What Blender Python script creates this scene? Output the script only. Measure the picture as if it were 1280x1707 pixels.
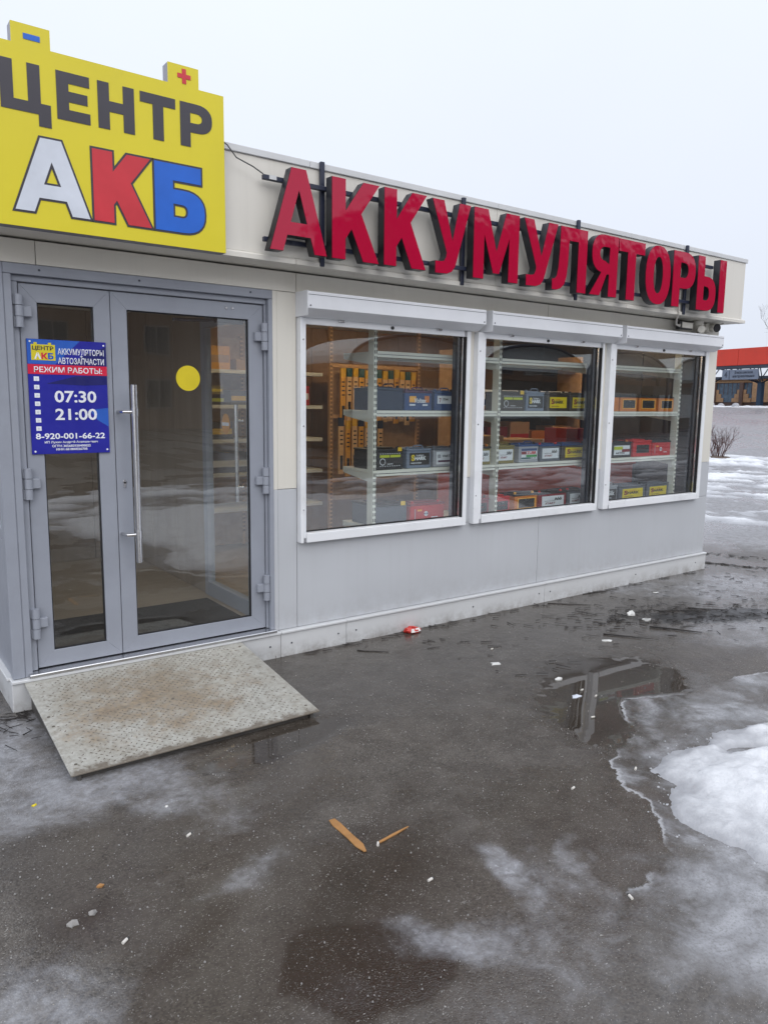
import bpy, bmesh, math, random
import numpy as np
from mathutils import Vector, Matrix

for o in list(bpy.data.objects): bpy.data.objects.remove(o)
SC = bpy.context.scene
COL = SC.collection
R = math.radians
random.seed(7)
GZ = -0.03                                   # level of the ground in front of the shop

# ------------------------------------------------------------------ camera
cam = bpy.data.cameras.new('camera'); cam_o = bpy.data.objects.new('camera', cam); COL.objects.link(cam_o)
yaw, pitch, roll = R(36.048), R(8.3295), R(0.7505)
fw = Vector((math.sin(yaw)*math.cos(pitch), math.cos(yaw)*math.cos(pitch), -math.sin(pitch)))
rt = Vector((math.cos(yaw), -math.sin(yaw), 0)); up = rt.cross(fw)
rt, up = rt*math.cos(roll)+up*math.sin(roll), up*math.cos(roll)-rt*math.sin(roll)
m = Matrix((rt, up, -fw)).transposed().to_4x4(); m.translation = (-0.8333, -4.35, 1.6672)
cam_o.matrix_world = m
cam.sensor_fit = 'VERTICAL'; cam.sensor_height = 36; cam.lens = 36*1262.48/1707
cam.clip_start = 0.05; cam.clip_end = 2000
SC.camera = cam_o
SC.render.engine = 'CYCLES'
SC.cycles.max_bounces = 7; SC.cycles.diffuse_bounces = 3; SC.cycles.glossy_bounces = 4; SC.cycles.transparent_max_bounces = 16
SC.render.resolution_x, SC.render.resolution_y = 767, 1024

# ------------------------------------------------------------------ sky, sun, exposure
SUN_EL, SUN_AZ = R(40), R(195)               # azimuth clockwise from +Y
w = bpy.data.worlds.new('World'); SC.world = w; w.use_nodes = True
nt = w.node_tree; nt.nodes.clear()
wo = nt.nodes.new('ShaderNodeOutputWorld')
sky = nt.nodes.new('ShaderNodeTexSky'); sky.sky_type = 'NISHITA'; sky.sun_disc = False
sky.sun_elevation = SUN_EL; sky.sun_rotation = SUN_AZ; sky.dust_density = 6; sky.air_density = 1.5
hs = nt.nodes.new('ShaderNodeHueSaturation'); hs.inputs['Saturation'].default_value = 0.35
nt.links.new(sky.outputs[0], hs.inputs['Color'])
# overcast deck: bluish white, a little brighter towards the zenith, with faint cloud structure
tc = nt.nodes.new('ShaderNodeTexCoord'); sp = nt.nodes.new('ShaderNodeSeparateXYZ')
nt.links.new(tc.outputs['Generated'], sp.inputs[0])
mr = nt.nodes.new('ShaderNodeMapRange'); mr.inputs[1].default_value = 0.0; mr.inputs[2].default_value = 1.0
mr.inputs[3].default_value = 0.96; mr.inputs[4].default_value = 1.40
nt.links.new(sp.outputs['Z'], mr.inputs[0])
nz = nt.nodes.new('ShaderNodeTexNoise'); nz.inputs['Scale'].default_value = 2.2; nz.inputs['Detail'].default_value = 4
nt.links.new(tc.outputs['Generated'], nz.inputs['Vector'])
nr = nt.nodes.new('ShaderNodeMapRange'); nr.inputs[3].default_value = 0.95; nr.inputs[4].default_value = 1.05
nt.links.new(nz.outputs['Fac'], nr.inputs[0])
mu = nt.nodes.new('ShaderNodeMath'); mu.operation = 'MULTIPLY'
nt.links.new(mr.outputs[0], mu.inputs[0]); nt.links.new(nr.outputs[0], mu.inputs[1])
cl = nt.nodes.new('ShaderNodeMixRGB'); cl.blend_type = 'MULTIPLY'; cl.inputs[0].default_value = 1
cl.inputs[1].default_value = (0.80, 0.855, 0.97, 1)
nt.links.new(mu.outputs[0], cl.inputs[2])
mx = nt.nodes.new('ShaderNodeMixRGB'); mx.inputs[0].default_value = 0.9     # mostly cloud, some clear sky behind
sc_ = nt.nodes.new('ShaderNodeMixRGB'); sc_.blend_type = 'MULTIPLY'; sc_.inputs[0].default_value = 1
sc_.inputs[2].default_value = (0.1, 0.1, 0.1, 1)
nt.links.new(hs.outputs[0], sc_.inputs[1])
nt.links.new(sc_.outputs[0], mx.inputs[1]); nt.links.new(cl.outputs[0], mx.inputs[2])
bg = nt.nodes.new('ShaderNodeBackground'); bg.inputs['Strength'].default_value = 0.92
nt.links.new(mx.outputs[0], bg.inputs['Color']); nt.links.new(bg.outputs[0], wo.inputs[0])

sun = bpy.data.lights.new('sun', 'SUN'); sun.energy = 1.5; sun.angle = R(80); sun.color = (1, 0.97, 0.93)
sun_o = bpy.data.objects.new('sun', sun); COL.objects.link(sun_o)
sd = Vector((math.sin(SUN_AZ)*math.cos(SUN_EL), math.cos(SUN_AZ)*math.cos(SUN_EL), math.sin(SUN_EL)))
sun_o.rotation_euler = sd.to_track_quat('Z', 'Y').to_euler(); sun_o.location = (0, 0, 30)
VS = SC.view_settings
VS.view_transform = 'Standard'; VS.look = 'None'; VS.exposure = 0.2; VS.gamma = 1; VS.use_curve_mapping = False

# ------------------------------------------------------------------ materials
def nodes(name):
    mt = bpy.data.materials.new(name); mt.use_nodes = True
    t = mt.node_tree; b = t.nodes['Principled BSDF']
    return mt, t, b
def N(t, kind, **kw):
    n = t.nodes.new(kind)
    for k, v in kw.items():
        if k in n.inputs: n.inputs[k].default_value = v
        else: setattr(n, k, v)
    return n
def coords(t, out='Object'): return N(t, 'ShaderNodeTexCoord').outputs[out]
def noise(t, vec, scale, detail=4, rough=.55):
    n = N(t, 'ShaderNodeTexNoise', Scale=scale, Detail=detail, Roughness=rough); t.links.new(vec, n.inputs['Vector']); return n.outputs['Fac']
def mapr(t, v, a, b, c, d, smooth=False):
    n = N(t, 'ShaderNodeMapRange'); n.interpolation_type = 'SMOOTHSTEP' if smooth else 'LINEAR'
    for i, q in enumerate((a, b, c, d)): n.inputs[i+1].default_value = q
    t.links.new(v, n.inputs[0]); return n.outputs[0]
def math2(t, op, a, b=None):
    n = N(t, 'ShaderNodeMath', operation=op)
    for i, q in enumerate((a, b)):
        if q is None: continue
        if isinstance(q, (int, float)): n.inputs[i].default_value = q
        else: t.links.new(q, n.inputs[i])
    return n.outputs[0]
def mixc(t, fac, a, b, mode='MIX'):
    n = N(t, 'ShaderNodeMixRGB', blend_type=mode)
    for i, q in enumerate((fac, a, b)):
        if isinstance(q, (int, float)): n.inputs[i].default_value = q
        elif isinstance(q, tuple): n.inputs[i].default_value = (*q[:3], 1)
        else: t.links.new(q, n.inputs[i])
    return n.outputs[0]
def bump(t, b, h, strength=.3, dist=.01):
    n = N(t, 'ShaderNodeBump', Strength=strength, Distance=dist); t.links.new(h, n.inputs['Height']); t.links.new(n.outputs[0], b.inputs['Normal']); return n
def attr(t, name):
    n = N(t, 'ShaderNodeAttribute', attribute_name=name); return n.outputs['Fac']

def plain(name, col, rough=.5, metal=0, var=.08, vscale=6, bmp=0, bscale=60, dirt=0, spec=.5):
    """a solid colour with gentle grain, optional fine relief and grime"""
    mt, t, b = nodes(name); v = coords(t)
    n = noise(t, v, vscale, 5)
    f = mapr(t, n, .3, .7, 1-var, 1+var)
    c = mixc(t, 1, col, f, 'MULTIPLY')
    if dirt:
        d = mapr(t, noise(t, v, 3.5, 8, .7), .52, .75, 0, dirt)
        c = mixc(t, d, c, (.09, .075, .06))
    t.links.new(c, b.inputs['Base Color'])
    b.inputs['Roughness'].default_value = rough; b.inputs['Metallic'].default_value = metal
    b.inputs['Specular IOR Level'].default_value = spec
    t.links.new(mapr(t, noise(t, v, vscale*4, 3), .3, .7, rough*.85, min(1, rough*1.15)), b.inputs['Roughness'])
    if bmp: bump(t, b, noise(t, v, bscale, 3), bmp, .004)
    return mt

def panel_mat(name, col, rough=.42, streak=.10, foot=False):
    """painted sheet metal: faint vertical run marks, splash dirt near the ground, slight waviness"""
    mt, t, b = nodes(name); v = coords(t)
    mp = N(t, 'ShaderNodeMapping'); mp.inputs['Scale'].default_value = (14, 14, .7); t.links.new(v, mp.inputs[0])
    st = noise(t, mp.outputs[0], 1.6, 6, .6)
    c = mixc(t, mapr(t, st, .5, .8, 0, streak), col, (.20, .18, .15))
    big = mapr(t, noise(t, v, .9, 3), .3, .7, .95, 1.05); c = mixc(t, 1, c, big, 'MULTIPLY')
    s = N(t, 'ShaderNodeSeparateXYZ'); t.links.new(v, s.inputs[0])
    low = mapr(t, s.outputs['Z'], -.03, .42, 1, 0)
    low = math2(t, 'MULTIPLY', low, low)
    if foot: low = mapr(t, s.outputs['Z'], -.03, .075, 1, 0)
    spl = math2(t, 'MULTIPLY', low, mapr(t, noise(t, v, 9, 5, .75), .38, .75, 0, .85))
    c = mixc(t, spl, c, (.15, .125, .10))
    t.links.new(c, b.inputs['Base Color'])
    t.links.new(mapr(t, noise(t, v, 5, 4, .6), .3, .7, rough*.85, rough*1.15), b.inputs['Roughness'])
    bump(t, b, noise(t, v, 2.2, 2), .06, .02)
    return mt

def glass_mat(name, tint=(.93, .96, .95), base=.045):
    mt = bpy.data.materials.new(name); mt.use_nodes = True; t = mt.node_tree; t.nodes.clear()
    out = N(t, 'ShaderNodeOutputMaterial'); geo = N(t, 'ShaderNodeNewGeometry')
    dp = N(t, 'ShaderNodeVectorMath', operation='DOT_PRODUCT')
    t.links.new(geo.outputs['Normal'], dp.inputs[0]); t.links.new(geo.outputs['Incoming'], dp.inputs[1])
    c = math2(t, 'ABSOLUTE', dp.outputs['Value'])
    f = math2(t, 'POWER', math2(t, 'SUBTRACT', 1.0, c), 5.0)
    f = math2(t, 'ADD', math2(t, 'MULTIPLY', f, 1-base), base)
    tr = N(t, 'ShaderNodeBsdfTransparent'); tr.inputs[0].default_value = (*tint, 1)
    gl = N(t, 'ShaderNodeBsdfGlossy'); gl.inputs['Roughness'].default_value = 0.0; gl.inputs[0].default_value = (1, 1, 1, 1)
    # old panes are never quite flat
    v = coords(t); bn = N(t, 'ShaderNodeBump', Strength=.05, Distance=.02); t.links.new(noise(t, v, 1.7, 1), bn.inputs['Height']); t.links.new(bn.outputs[0], gl.inputs['Normal'])
    mxs = N(t, 'ShaderNodeMixShader'); t.links.new(f, mxs.inputs[0]); t.links.new(tr.outputs[0], mxs.inputs[1]); t.links.new(gl.outputs[0], mxs.inputs[2])
    t.links.new(mxs.outputs[0], out.inputs[0]); return mt

def wood_mat(name, c1, c2, scale=(1.2, 1.2, 18), rough=.45):
    mt, t, b = nodes(name); v = coords(t)
    mp = N(t, 'ShaderNodeMapping'); mp.inputs['Scale'].default_value = scale; t.links.new(v, mp.inputs[0])
    n = noise(t, mp.outputs[0], 2.2, 7, .65)
    c = mixc(t, mapr(t, n, .32, .68, 0, 1), c1, c2)
    t.links.new(c, b.inputs['Base Color']); b.inputs['Roughness'].default_value = rough
    return mt

M = {}
M['cream'] = panel_mat('cream_sheet_metal', (.70, .675, .61), .42, .055)
M['grey_panel'] = panel_mat('grey_sheet_metal', (.495, .512, .54), .4, .055)
M['fascia'] = panel_mat('fascia_sheet_metal', (.68, .655, .60), .42, .08)
M['plinth'] = panel_mat('plinth_sheet_metal', (.60, .61, .62), .42, .05, True)
M['white'] = plain('white_window_profile', (.79, .805, .83), .32, 0, .03, 4, dirt=.14)
M['shutter'] = plain('white_shutter_box', (.74, .755, .79), .35, 0, .03, 3, dirt=.06)
M['alu'] = plain('grey_blue_door_profile', (.29, .31, .36), .38, .0, .04, 5, dirt=.10)
M['gasket'] = plain('black_rubber_gasket', (.012, .012, .014), .6)
M['guide'] = plain('dark_guide_channel', (.06, .065, .085), .4, .2)
M['steel'] = plain('brushed_steel', (.62, .62, .63), .22, 1, .05, 30)
M['glass'] = glass_mat('window_glass', (.965, .98, .975), .082)
M['door_glass'] = glass_mat('door_glass', (.965, .975, .965), .085)
M['wood_wall'] = wood_mat('brown_laminate', (.30, .165, .085), (.42, .25, .14), (1.5, 1.5, .25))
M['lobby'] = wood_mat('grey_brown_board', (.23, .19, .155), (.32, .27, .225), (1.5, 1.5, .3))
M['osb'] = wood_mat('chipboard', (.36, .22, .12), (.50, .33, .19), (6, 6, 6))
M['floor_in'] = wood_mat('beige_floor_vinyl', (.30, .235, .17), (.37, .30, .225), (1.5, 9, 1), .35)
M['ceiling'] = plain('white_ceiling', (.75, .74, .70), .7)
M['mat'] = plain('ribbed_black_mat', (.022, .022, .024), .9, 0, .3, 30, .8, 160)
M['shelf'] = plain('cream_shelf_enamel', (.66, .68, .62), .35, 0, .03)
M['rack'] = plain('warm_lit_rack_enamel', (.62, .36, .17), .45, 0, .05)  # warm interior light is tinted into this enamel colour
M['hole'] = plain('slot_hole', (.03, .03, .03), .8)
M['sign_y'] = plain('yellow_sign_vinyl', (.68, .58, .022), .42, 0, .03, 2, dirt=.05)
M['sign_k'] = plain('charcoal_sign_vinyl', (.045, .042, .055), .4)
M['sign_r'] = plain('red_sign_vinyl', (.56, .030, .045), .4)
M['sign_b'] = plain('blue_sign_vinyl', (.012, .12, .56), .4)
M['sign_w'] = plain('white_sign_vinyl', (.62, .66, .74), .4)
M['sign_side'] = plain('sign_box_sides', (.22, .22, .26), .45)
M['acrylic'] = plain('red_acrylic', (.40, .002, .034), .06, 0, .03, 2, spec=.5)
bump(M['acrylic'].node_tree, M['acrylic'].node_tree.nodes['Principled BSDF'], noise(M['acrylic'].node_tree, coords(M['acrylic'].node_tree), 7, 2), .10, .02)
M['letter_side'] = plain('black_letter_return', (.014, .015, .02), .38)
M['sign_frame'] = plain('dark_blue_steel_tube', (.022, .028, .055), .42, 0, .1, 20, dirt=.2)
M['blue_bg'] = plain('deep_blue_print', (.014, .016, .30), .38)
M['blue_lt'] = plain('light_blue_print', (.022, .11, .50), .38)
M['blue_dk'] = plain('navy_print', (.010, .012, .13), .38)
M['print_r'] = plain('red_print', (.62, .015, .055), .38)
M['print_w'] = plain('white_print', (.80, .82, .88), .38)
M['dot'] = plain('yellow_vinyl_dot', (.66, .53, .015), .45)
M['dot_o'] = plain('orange_vinyl_oval', (.70, .30, .03), .45)
M['black'] = plain('black_plastic', (.018, .018, .02), .4)
M['camwhite'] = plain('ivory_camera_plastic', (.62, .60, .54), .35)
M['cable'] = plain('pale_cable', (.5, .48, .44), .5)
M['cable_k'] = plain('dark_cable', (.05, .05, .055), .5)

def ramp_mat():
    mt, t, b = nodes('rusty_painted_tread_plate'); v = coords(t)
    c = mixc(t, mapr(t, noise(t, v, 30, 4), .3, .7, 0, 1), (.36, .355, .32), (.47, .465, .43))
    s = N(t, 'ShaderNodeSeparateXYZ'); t.links.new(v, s.inputs[0])
    # wear concentrated where people tread
    dx = math2(t, 'SUBTRACT', s.outputs['X'], .50); dy = math2(t, 'SUBTRACT', s.outputs['Y'], -.52)
    r2 = math2(t, 'ADD', math2(t, 'MULTIPLY', math2(t, 'MULTIPLY', dx, dx), 2.6), math2(t, 'MULTIPLY', math2(t, 'MULTIPLY', dy, dy), 4.5))
    wear = mapr(t, r2, 0, 1.3, .25, -.04)
    rn = math2(t, 'ADD', noise(t, v, 5.0, 9, .72), wear)
    rust = mapr(t, rn, .53, .84, 0, .88, True)
    rc = mixc(t, mapr(t, noise(t, v, 40, 4), .35, .65, 0, 1), (.15, .10, .06), (.31, .235, .15))
    c = mixc(t, rust, c, rc)
    d = mapr(t, noise(t, v, 32, 6, .82), .46, .68, 0, .8); c = mixc(t, d, c, (.17, .145, .11))
    d2 = mapr(t, noise(t, v, 2.2, 5, .7), .45, .7, 0, .45); c = mixc(t, d2, c, (.25, .225, .18))
    ed = mapr(t, s.outputs['Y'], -1.0, -.90, 1, 0)
    e_ = mapr(t, math2(t, 'ADD', math2(t, 'MULTIPLY', ed, .5), noise(t, v, 18, 5, .7)), .75, .95, 0, .8); c = mixc(t, e_, c, (.11, .085, .06))
    t.links.new(c, b.inputs['Base Color']); t.links.new(mapr(t, rust, 0, 1, .38, .75), b.inputs['Roughness'])
    bump(t, b, noise(t, v, 90, 4), .25, .003); return mt
M['ramp'] = ramp_mat()
M['ramp_side'] = plain('shadow_dark_ramp_cheek', (.07, .065, .06), .5, 0, .2, 10, dirt=.5)  # cheeks and toe board coloured dark as the shadow beneath the plates
M['tread'] = plain('worn_tread_bars', (.12, .105, .085), .6, .0, .3, 14)

# ------------------------------------------------------------------ mesh helpers
class B:
    def __init__(s): s.v = []; s.f = []
    def add(s, vs, fs):
        k = len(s.v); s.v += [tuple(p) for p in vs]; s.f += [tuple(i+k for i in q) for q in fs]; return s
    def box(s, x0, x1, y0, y1, z0, z1):
        return s.add([(x0,y0,z0),(x1,y0,z0),(x1,y1,z0),(x0,y1,z0),(x0,y0,z1),(x1,y0,z1),(x1,y1,z1),(x0,y1,z1)],
                     [(0,3,2,1),(4,5,6,7),(0,1,5,4),(1,2,6,5),(2,3,7,6),(3,0,4,7)])
    def prism(s, ring0, ring1):
        n = len(ring0)
        return s.add(list(ring0)+list(ring1), [tuple(range(n))[::-1], tuple(range(n, 2*n))]+[(i,(i+1)%n,(i+1)%n+n,i+n) for i in range(n)])
    def yz(s, poly, x0, x1): return s.prism([(x0,y,z) for y,z in poly], [(x1,y,z) for y,z in poly])
    def xz(s, poly, y0, y1): return s.prism([(x,y1,z) for x,z in poly], [(x,y0,z) for x,z in poly])
    def cyl(s, p0, p1, r0, r1=None, n=12):
        r1 = r0 if r1 is None else r1; p0, p1 = Vector(p0), Vector(p1); d = (p1-p0).normalized()
        a = d.orthogonal().normalized(); b = d.cross(a)
        cs = [(math.cos(2*math.pi*i/n), math.sin(2*math.pi*i/n)) for i in range(n)]
        return s.prism([p0+(a*c+b*q)*r0 for c, q in cs], [p1+(a*c+b*q)*r1 for c, q in cs])
    def tube(s, pts, r, n=8):
        pts = [Vector(p) for p in pts]; rings = []
        for i, p in enumerate(pts):
            d = (pts[min(i+1, len(pts)-1)]-pts[max(i-1, 0)]).normalized()
            a = d.cross(Vector((.13, .21, .97))).normalized(); b = d.cross(a)
            rr = r[i] if isinstance(r, (list, tuple)) else r
            rings.append([p+(a*math.cos(2*math.pi*k/n)+b*math.sin(2*math.pi*k/n))*rr for k in range(n)])
        vs = [q for g in rings for q in g]; fs = []
        for i in range(len(pts)-1):
            for k in range(n): fs.append((i*n+k, i*n+(k+1)%n, (i+1)*n+(k+1)%n, (i+1)*n+k))
        fs.append(tuple(range(n))[::-1]); fs.append(tuple(range((len(pts)-1)*n, len(pts)*n)))
        return s.add(vs, fs)
    def mesh(s, name, bevel=0, seg=1):
        me = bpy.data.meshes.new(name); me.from_pydata(s.v, [], s.f); me.update()
        bm = bmesh.new(); bm.from_mesh(me); bmesh.ops.recalc_face_normals(bm, faces=bm.faces)
        if bevel:
            es = [e for e in bm.edges if len(e.link_faces) == 2 and e.calc_face_angle(0) > .5]
            bmesh.ops.bevel(bm, geom=es, offset=bevel, offset_type='OFFSET', segments=seg, affect='EDGES', profile=.5, clamp_overlap=True)
        bm.to_mesh(me); bm.free(); return me
    def obj(s, name, mat, parent=None, bevel=0, seg=1, smooth=False, local=False):
        return link(name, s.mesh(name, bevel, seg), mat, parent, smooth, local)
def link(name, me, mat, parent=None, smooth=False, local=False):
    if mat is not None and not me.materials: me.materials.append(M[mat] if isinstance(mat, str) else mat)
    if smooth:
        me.polygons.foreach_set('use_smooth', [True]*len(me.polygons))
        try: me.set_sharp_from_angle(angle=R(38))
        except Exception: pass
    o = bpy.data.objects.new(name, me); COL.objects.link(o)
    if parent is not None:
        o.parent = parent
        if not local and parent.type == 'EMPTY': o.matrix_parent_inverse = Matrix.Translation(-parent.location)
    return o
def tag(o, label=None, cat=None, group=None, kind=None):
    if label: o['label'] = label
    if cat: o['category'] = cat
    if group: o['group'] = group
    if kind: o['kind'] = kind
    return o
def thing(name, label, cat, loc=(0,0,0), group=None, rz=0):
    o = bpy.data.objects.new(name, None); o.empty_display_size = .1; o.location = loc; o.rotation_euler.z = rz; COL.objects.link(o)
    return tag(o, label, cat, group)

# flat lettering -----------------------------------------------------
def curve_mesh(cu, key):
    o = bpy.data.objects.new('tmp', cu); COL.objects.link(o)
    dg = bpy.context.evaluated_depsgraph_get(); me = bpy.data.meshes.new_from_object(o.evaluated_get(dg))
    bpy.data.objects.remove(o); bpy.data.curves.remove(cu); me.name = key
    return me
def contour_mesh(key, contours, extrude, offset=0.0, bevel=0.0):
    cu = bpy.data.curves.new(key, 'CURVE'); cu.dimensions = '2D'; cu.fill_mode = 'BOTH'; cu.extrude = extrude; cu.offset = offset; cu.bevel_depth = bevel
    for c in contours:
        sp_ = cu.splines.new('POLY'); sp_.points.add(len(c)-1); sp_.use_cyclic_u = True
        for p, q in zip(sp_.points, c): p.co = (q[0], q[1], 0, 1)
    return curve_mesh(cu, key)
def stand(me, x, y, z, sx=1, sz=1):
    """lay an XY outline mesh into the XZ plane, face towards -Y"""
    n = len(me.vertices); a = np.empty(n*3); me.vertices.foreach_get('co', a); a = a.reshape(-1, 3)
    b_ = np.stack([a[:, 0]*sx+x, -a[:, 2]+y, a[:, 1]*sz+z], 1)
    me.vertices.foreach_set('co', b_.ravel()); me.update(); return me
def text(s, x0, x1, z0, z1, y, mat, parent, name='lettering', bold=.02, thick=.0006, shear=0, local=False):
    cu = bpy.data.curves.new(name, 'FONT'); cu.body = s; cu.size = 1; cu.extrude = .001; cu.offset = bold; cu.shear = shear; cu.resolution_u = 3
    me = curve_mesh(cu, name)
    n = len(me.vertices)
    if n == 0: return None
    a = np.empty(n*3); me.vertices.foreach_get('co', a); a = a.reshape(-1, 3)
    lo, hi = a.min(0), a.max(0); d = np.maximum(hi-lo, 1e-6)
    b_ = np.stack([x0+(a[:, 0]-lo[0])/d[0]*(x1-x0), y-(a[:, 2]-lo[2])/d[2]*thick, z0+(a[:, 1]-lo[1])/d[1]*(z1-z0)], 1)
    me.vertices.foreach_set('co', b_.ravel()); me.update()
    return link(name, me, mat, parent, local=local)

# bold sans glyphs (height 1), stem t, bar h ---------------------------
def arc(cx, cy, rx, ry, a0, a1, n=14, p=1.0):
    out = []
    for i in range(n+1):
        a = R(a0+(a1-a0)*i/n); c, s_ = math.cos(a), math.sin(a)
        out.append((cx+rx*math.copysign(abs(c)**p, c), cy+ry*math.copysign(abs(s_)**p, s_)))
    return out
def glyph(ch, w, t, h):
    if ch == 'А':
        a = t*.48; cx = w/2; k = cx-a; s = t*.86; b0, b1 = .195, .195+h*.78
        top = (cx-s)/k
        return [[(0,0),(cx-a,1),(cx+a,1),(w,0),(w-s,0),(w-s-k*b0,b0),(s+k*b0,b0),(s,0)],
                [(s+k*b1,b1),(w-s-k*b1,b1),(cx,min(top,.86))]]
    if ch == 'К':
        q = .26; s = t*1.22; f = lambda x: 1-(w-x)*(1-q)/(w-t); jx = t+(w-t)*.46; yj = f(jx)
        mR = yj/(jx-w)
        # intersection of the leg's left edge with the arm's lower edge
        g = (1-q)/(w-t); ix = (mR*(w-s)+1-w*g)/(mR-g); iy = f(ix)
        return [[(0,0),(0,1),(t,1),(t,q+s*g),(w-s,1),(w,1),(jx,yj),(w,0),(w-s,0),(ix,iy),(t,q),(t,0)]]
    if ch == 'У':
        s = t*1.06
        return [[(0,1),(s,1),(.53*w,.47),(w-s,1),(w,1),(.67*w,.24),(.615*w,.12),(.53*w,.04),(.40*w,.005),(.10*w,0),(.10*w,.17),(.25*w,.17),(.33*w,.185),(.375*w,.24),(.385*w,.30)]]
    if ch == 'М':
        d = t*1.32
        return [[(0,0),(0,1),(d,1),(w/2,.42),(w-d,1),(w,1),(w,0),(w-t,0),(w-t,.62),(w/2+t*.30,.10),(w/2-t*.30,.10),(t,.62),(t,0)]]
    if ch == 'Л':
        return [[(w,0),(w,1),(.20*w,1),(.19*w,.60),(.165*w,.34),(.13*w,.22),(.07*w,.175),(0,.17),(0,0),(.13*w,0),(.25*w,.03),(.35*w,.10),(.41*w,.22),(.44*w,.42),(.455*w,.70),(.46*w,1-h),(w-t,1-h),(w-t,0)]]
    if ch == 'Я':
        return [[(w,0),(w,1)]+arc(.47*w,.69,.44*w,.31,90,262,14,.85)+[(-.02*w,0),(t*1.12,0),(.60*w,.36),(w-t,.36),(w-t,0)],
                [(w-t,.53),(w-t,1-h*.95)]+arc(.52*w,.69,.52*w-t*1.02,.31-h*.95,90,270,10,.85)]
    if ch == 'Т': return [[(w/2-t/2,0),(w/2-t/2,1-h),(0,1-h),(0,1),(w,1),(w,1-h),(w/2+t/2,1-h),(w/2+t/2,0)]]
    if ch == 'О': return [arc(w/2,.5,w/2,.515,0,345,23,.86), arc(w/2,.5,w/2-t*1.02,.515-h*.95,0,345,23,.9)]
    if ch == 'Р':
        return [[(0,0),(0,1)]+arc(.50*w,.67,.50*w,.33,90,-90,14,.82)+[(t,.34),(t,0)],
                [(t,.34+h*.95),(t,1-h*.95)]+arc(.48*w,.67,w-.48*w-t*1.02,.33-h*.95,90,-90,10,.85)]
    if ch == 'Ы':
        k = w*.66
        return [[(0,0),(0,1),(t,1),(t,.64)]+arc(.50*k,.32,.50*k,.32,90,-90,14,.82),
                [(t,h*.95),(t,.64-h*.9)]+arc(.48*k,.32,k-.48*k-t*1.02,.32-h*.93,90,-90,10,.85),
                [(w-t,0),(w-t,1),(w,1),(w,0)]]
    if ch == 'Ц':
        e = w-.20*w
        return [[(0,0),(0,1),(t,1),(t,h),(e-t,h),(e-t,1),(e,1),(e,h),(w,h),(w,-.24),(w-t*1.0,-.24),(w-t*1.0,0)]]
    if ch == 'Е': return [[(0,0),(0,1),(w,1),(w,1-h),(t,1-h),(t,.5+h*.48),(w*.93,.5+h*.48),(w*.93,.5-h*.48),(t,.5-h*.48),(t,h),(w,h),(w,0)]]
    if ch == 'Н': return [[(0,0),(0,1),(t,1),(t,.5+h*.5),(w-t,.5+h*.5),(w-t,1),(w,1),(w,0),(w-t,0),(w-t,.5-h*.5),(t,.5-h*.5),(t,0)]]
    if ch == 'Б':
        return [[(0,0),(0,1),(w*.93,1),(w*.93,1-h),(t,1-h),(t,.63)]+arc(.55*w,.315,.45*w,.315,90,-90,14,.82),
                [(t,h*.92),(t,.63-h*.88)]+arc(.53*w,.315,w-.53*w-t*.98,.315-h*.9,90,-90,10,.85)]
def glyph_scaled(ch, w, H, t, h):
    return [[(x*H, y*H) for x, y in c] for c in glyph(ch, w/H, t/H, h/H)]

# ------------------------------------------------------------------ procedural noise for the ground
def hash2(ix, iy, seed):
    n = (ix*374761393+iy*668265263+seed*974711) & 0x7fffffff
    n = ((n ^ (n >> 13))*1274126177) & 0x7fffffff
    return ((n ^ (n >> 16)) & 0xffff)/65535.0
def vnoise(x, y, seed=0):
    ix, iy = np.floor(x).astype(np.int64), np.floor(y).astype(np.int64); fx, fy = x-ix, y-iy
    fx, fy = fx*fx*(3-2*fx), fy*fy*(3-2*fy)
    a, b, c, d = hash2(ix, iy, seed), hash2(ix+1, iy, seed), hash2(ix, iy+1, seed), hash2(ix+1, iy+1, seed)
    return (a*(1-fx)+b*fx)*(1-fy)+(c*(1-fx)+d*fx)*fy
def fbm(x, y, seed=0, oct=5):
    s = 0; a = .5; n = 0
    for i in range(oct): s = s+a*vnoise(x*2**i, y*2**i, seed+i*17); n += a; a *= .5
    return s/n
def poly_sd(x, y, pts):
    """signed distance to a polygon, positive inside"""
    d = np.full(x.shape, 1e9); ins = np.zeros(x.shape, bool); n = len(pts)
    for i in range(n):
        ax, ay = pts[i]; bx, by = pts[(i+1) % n]; ex, ey = bx-ax, by-ay
        t = np.clip(((x-ax)*ex+(y-ay)*ey)/(ex*ex+ey*ey), 0, 1)
        d = np.minimum(d, np.hypot(x-ax-t*ex, y-ay-t*ey))
        c = ((ay > y) != (by > y)) & (x < (bx-ax)*(y-ay)/(by-ay+1e-12)+ax); ins ^= c
    return np.where(ins, d, -d)
def blob(x, y, cx, cy, rx, ry, ang=0):
    c, s = math.cos(R(ang)), math.sin(R(ang)); u = ((x-cx)*c+(y-cy)*s)/rx; v = (-(x-cx)*s+(y-cy)*c)/ry
    return np.exp(-(u*u+v*v))
def sstep(a, b, v): t = np.clip((v-a)/(b-a), 0, 1); return t*t*(3-2*t)

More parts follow.
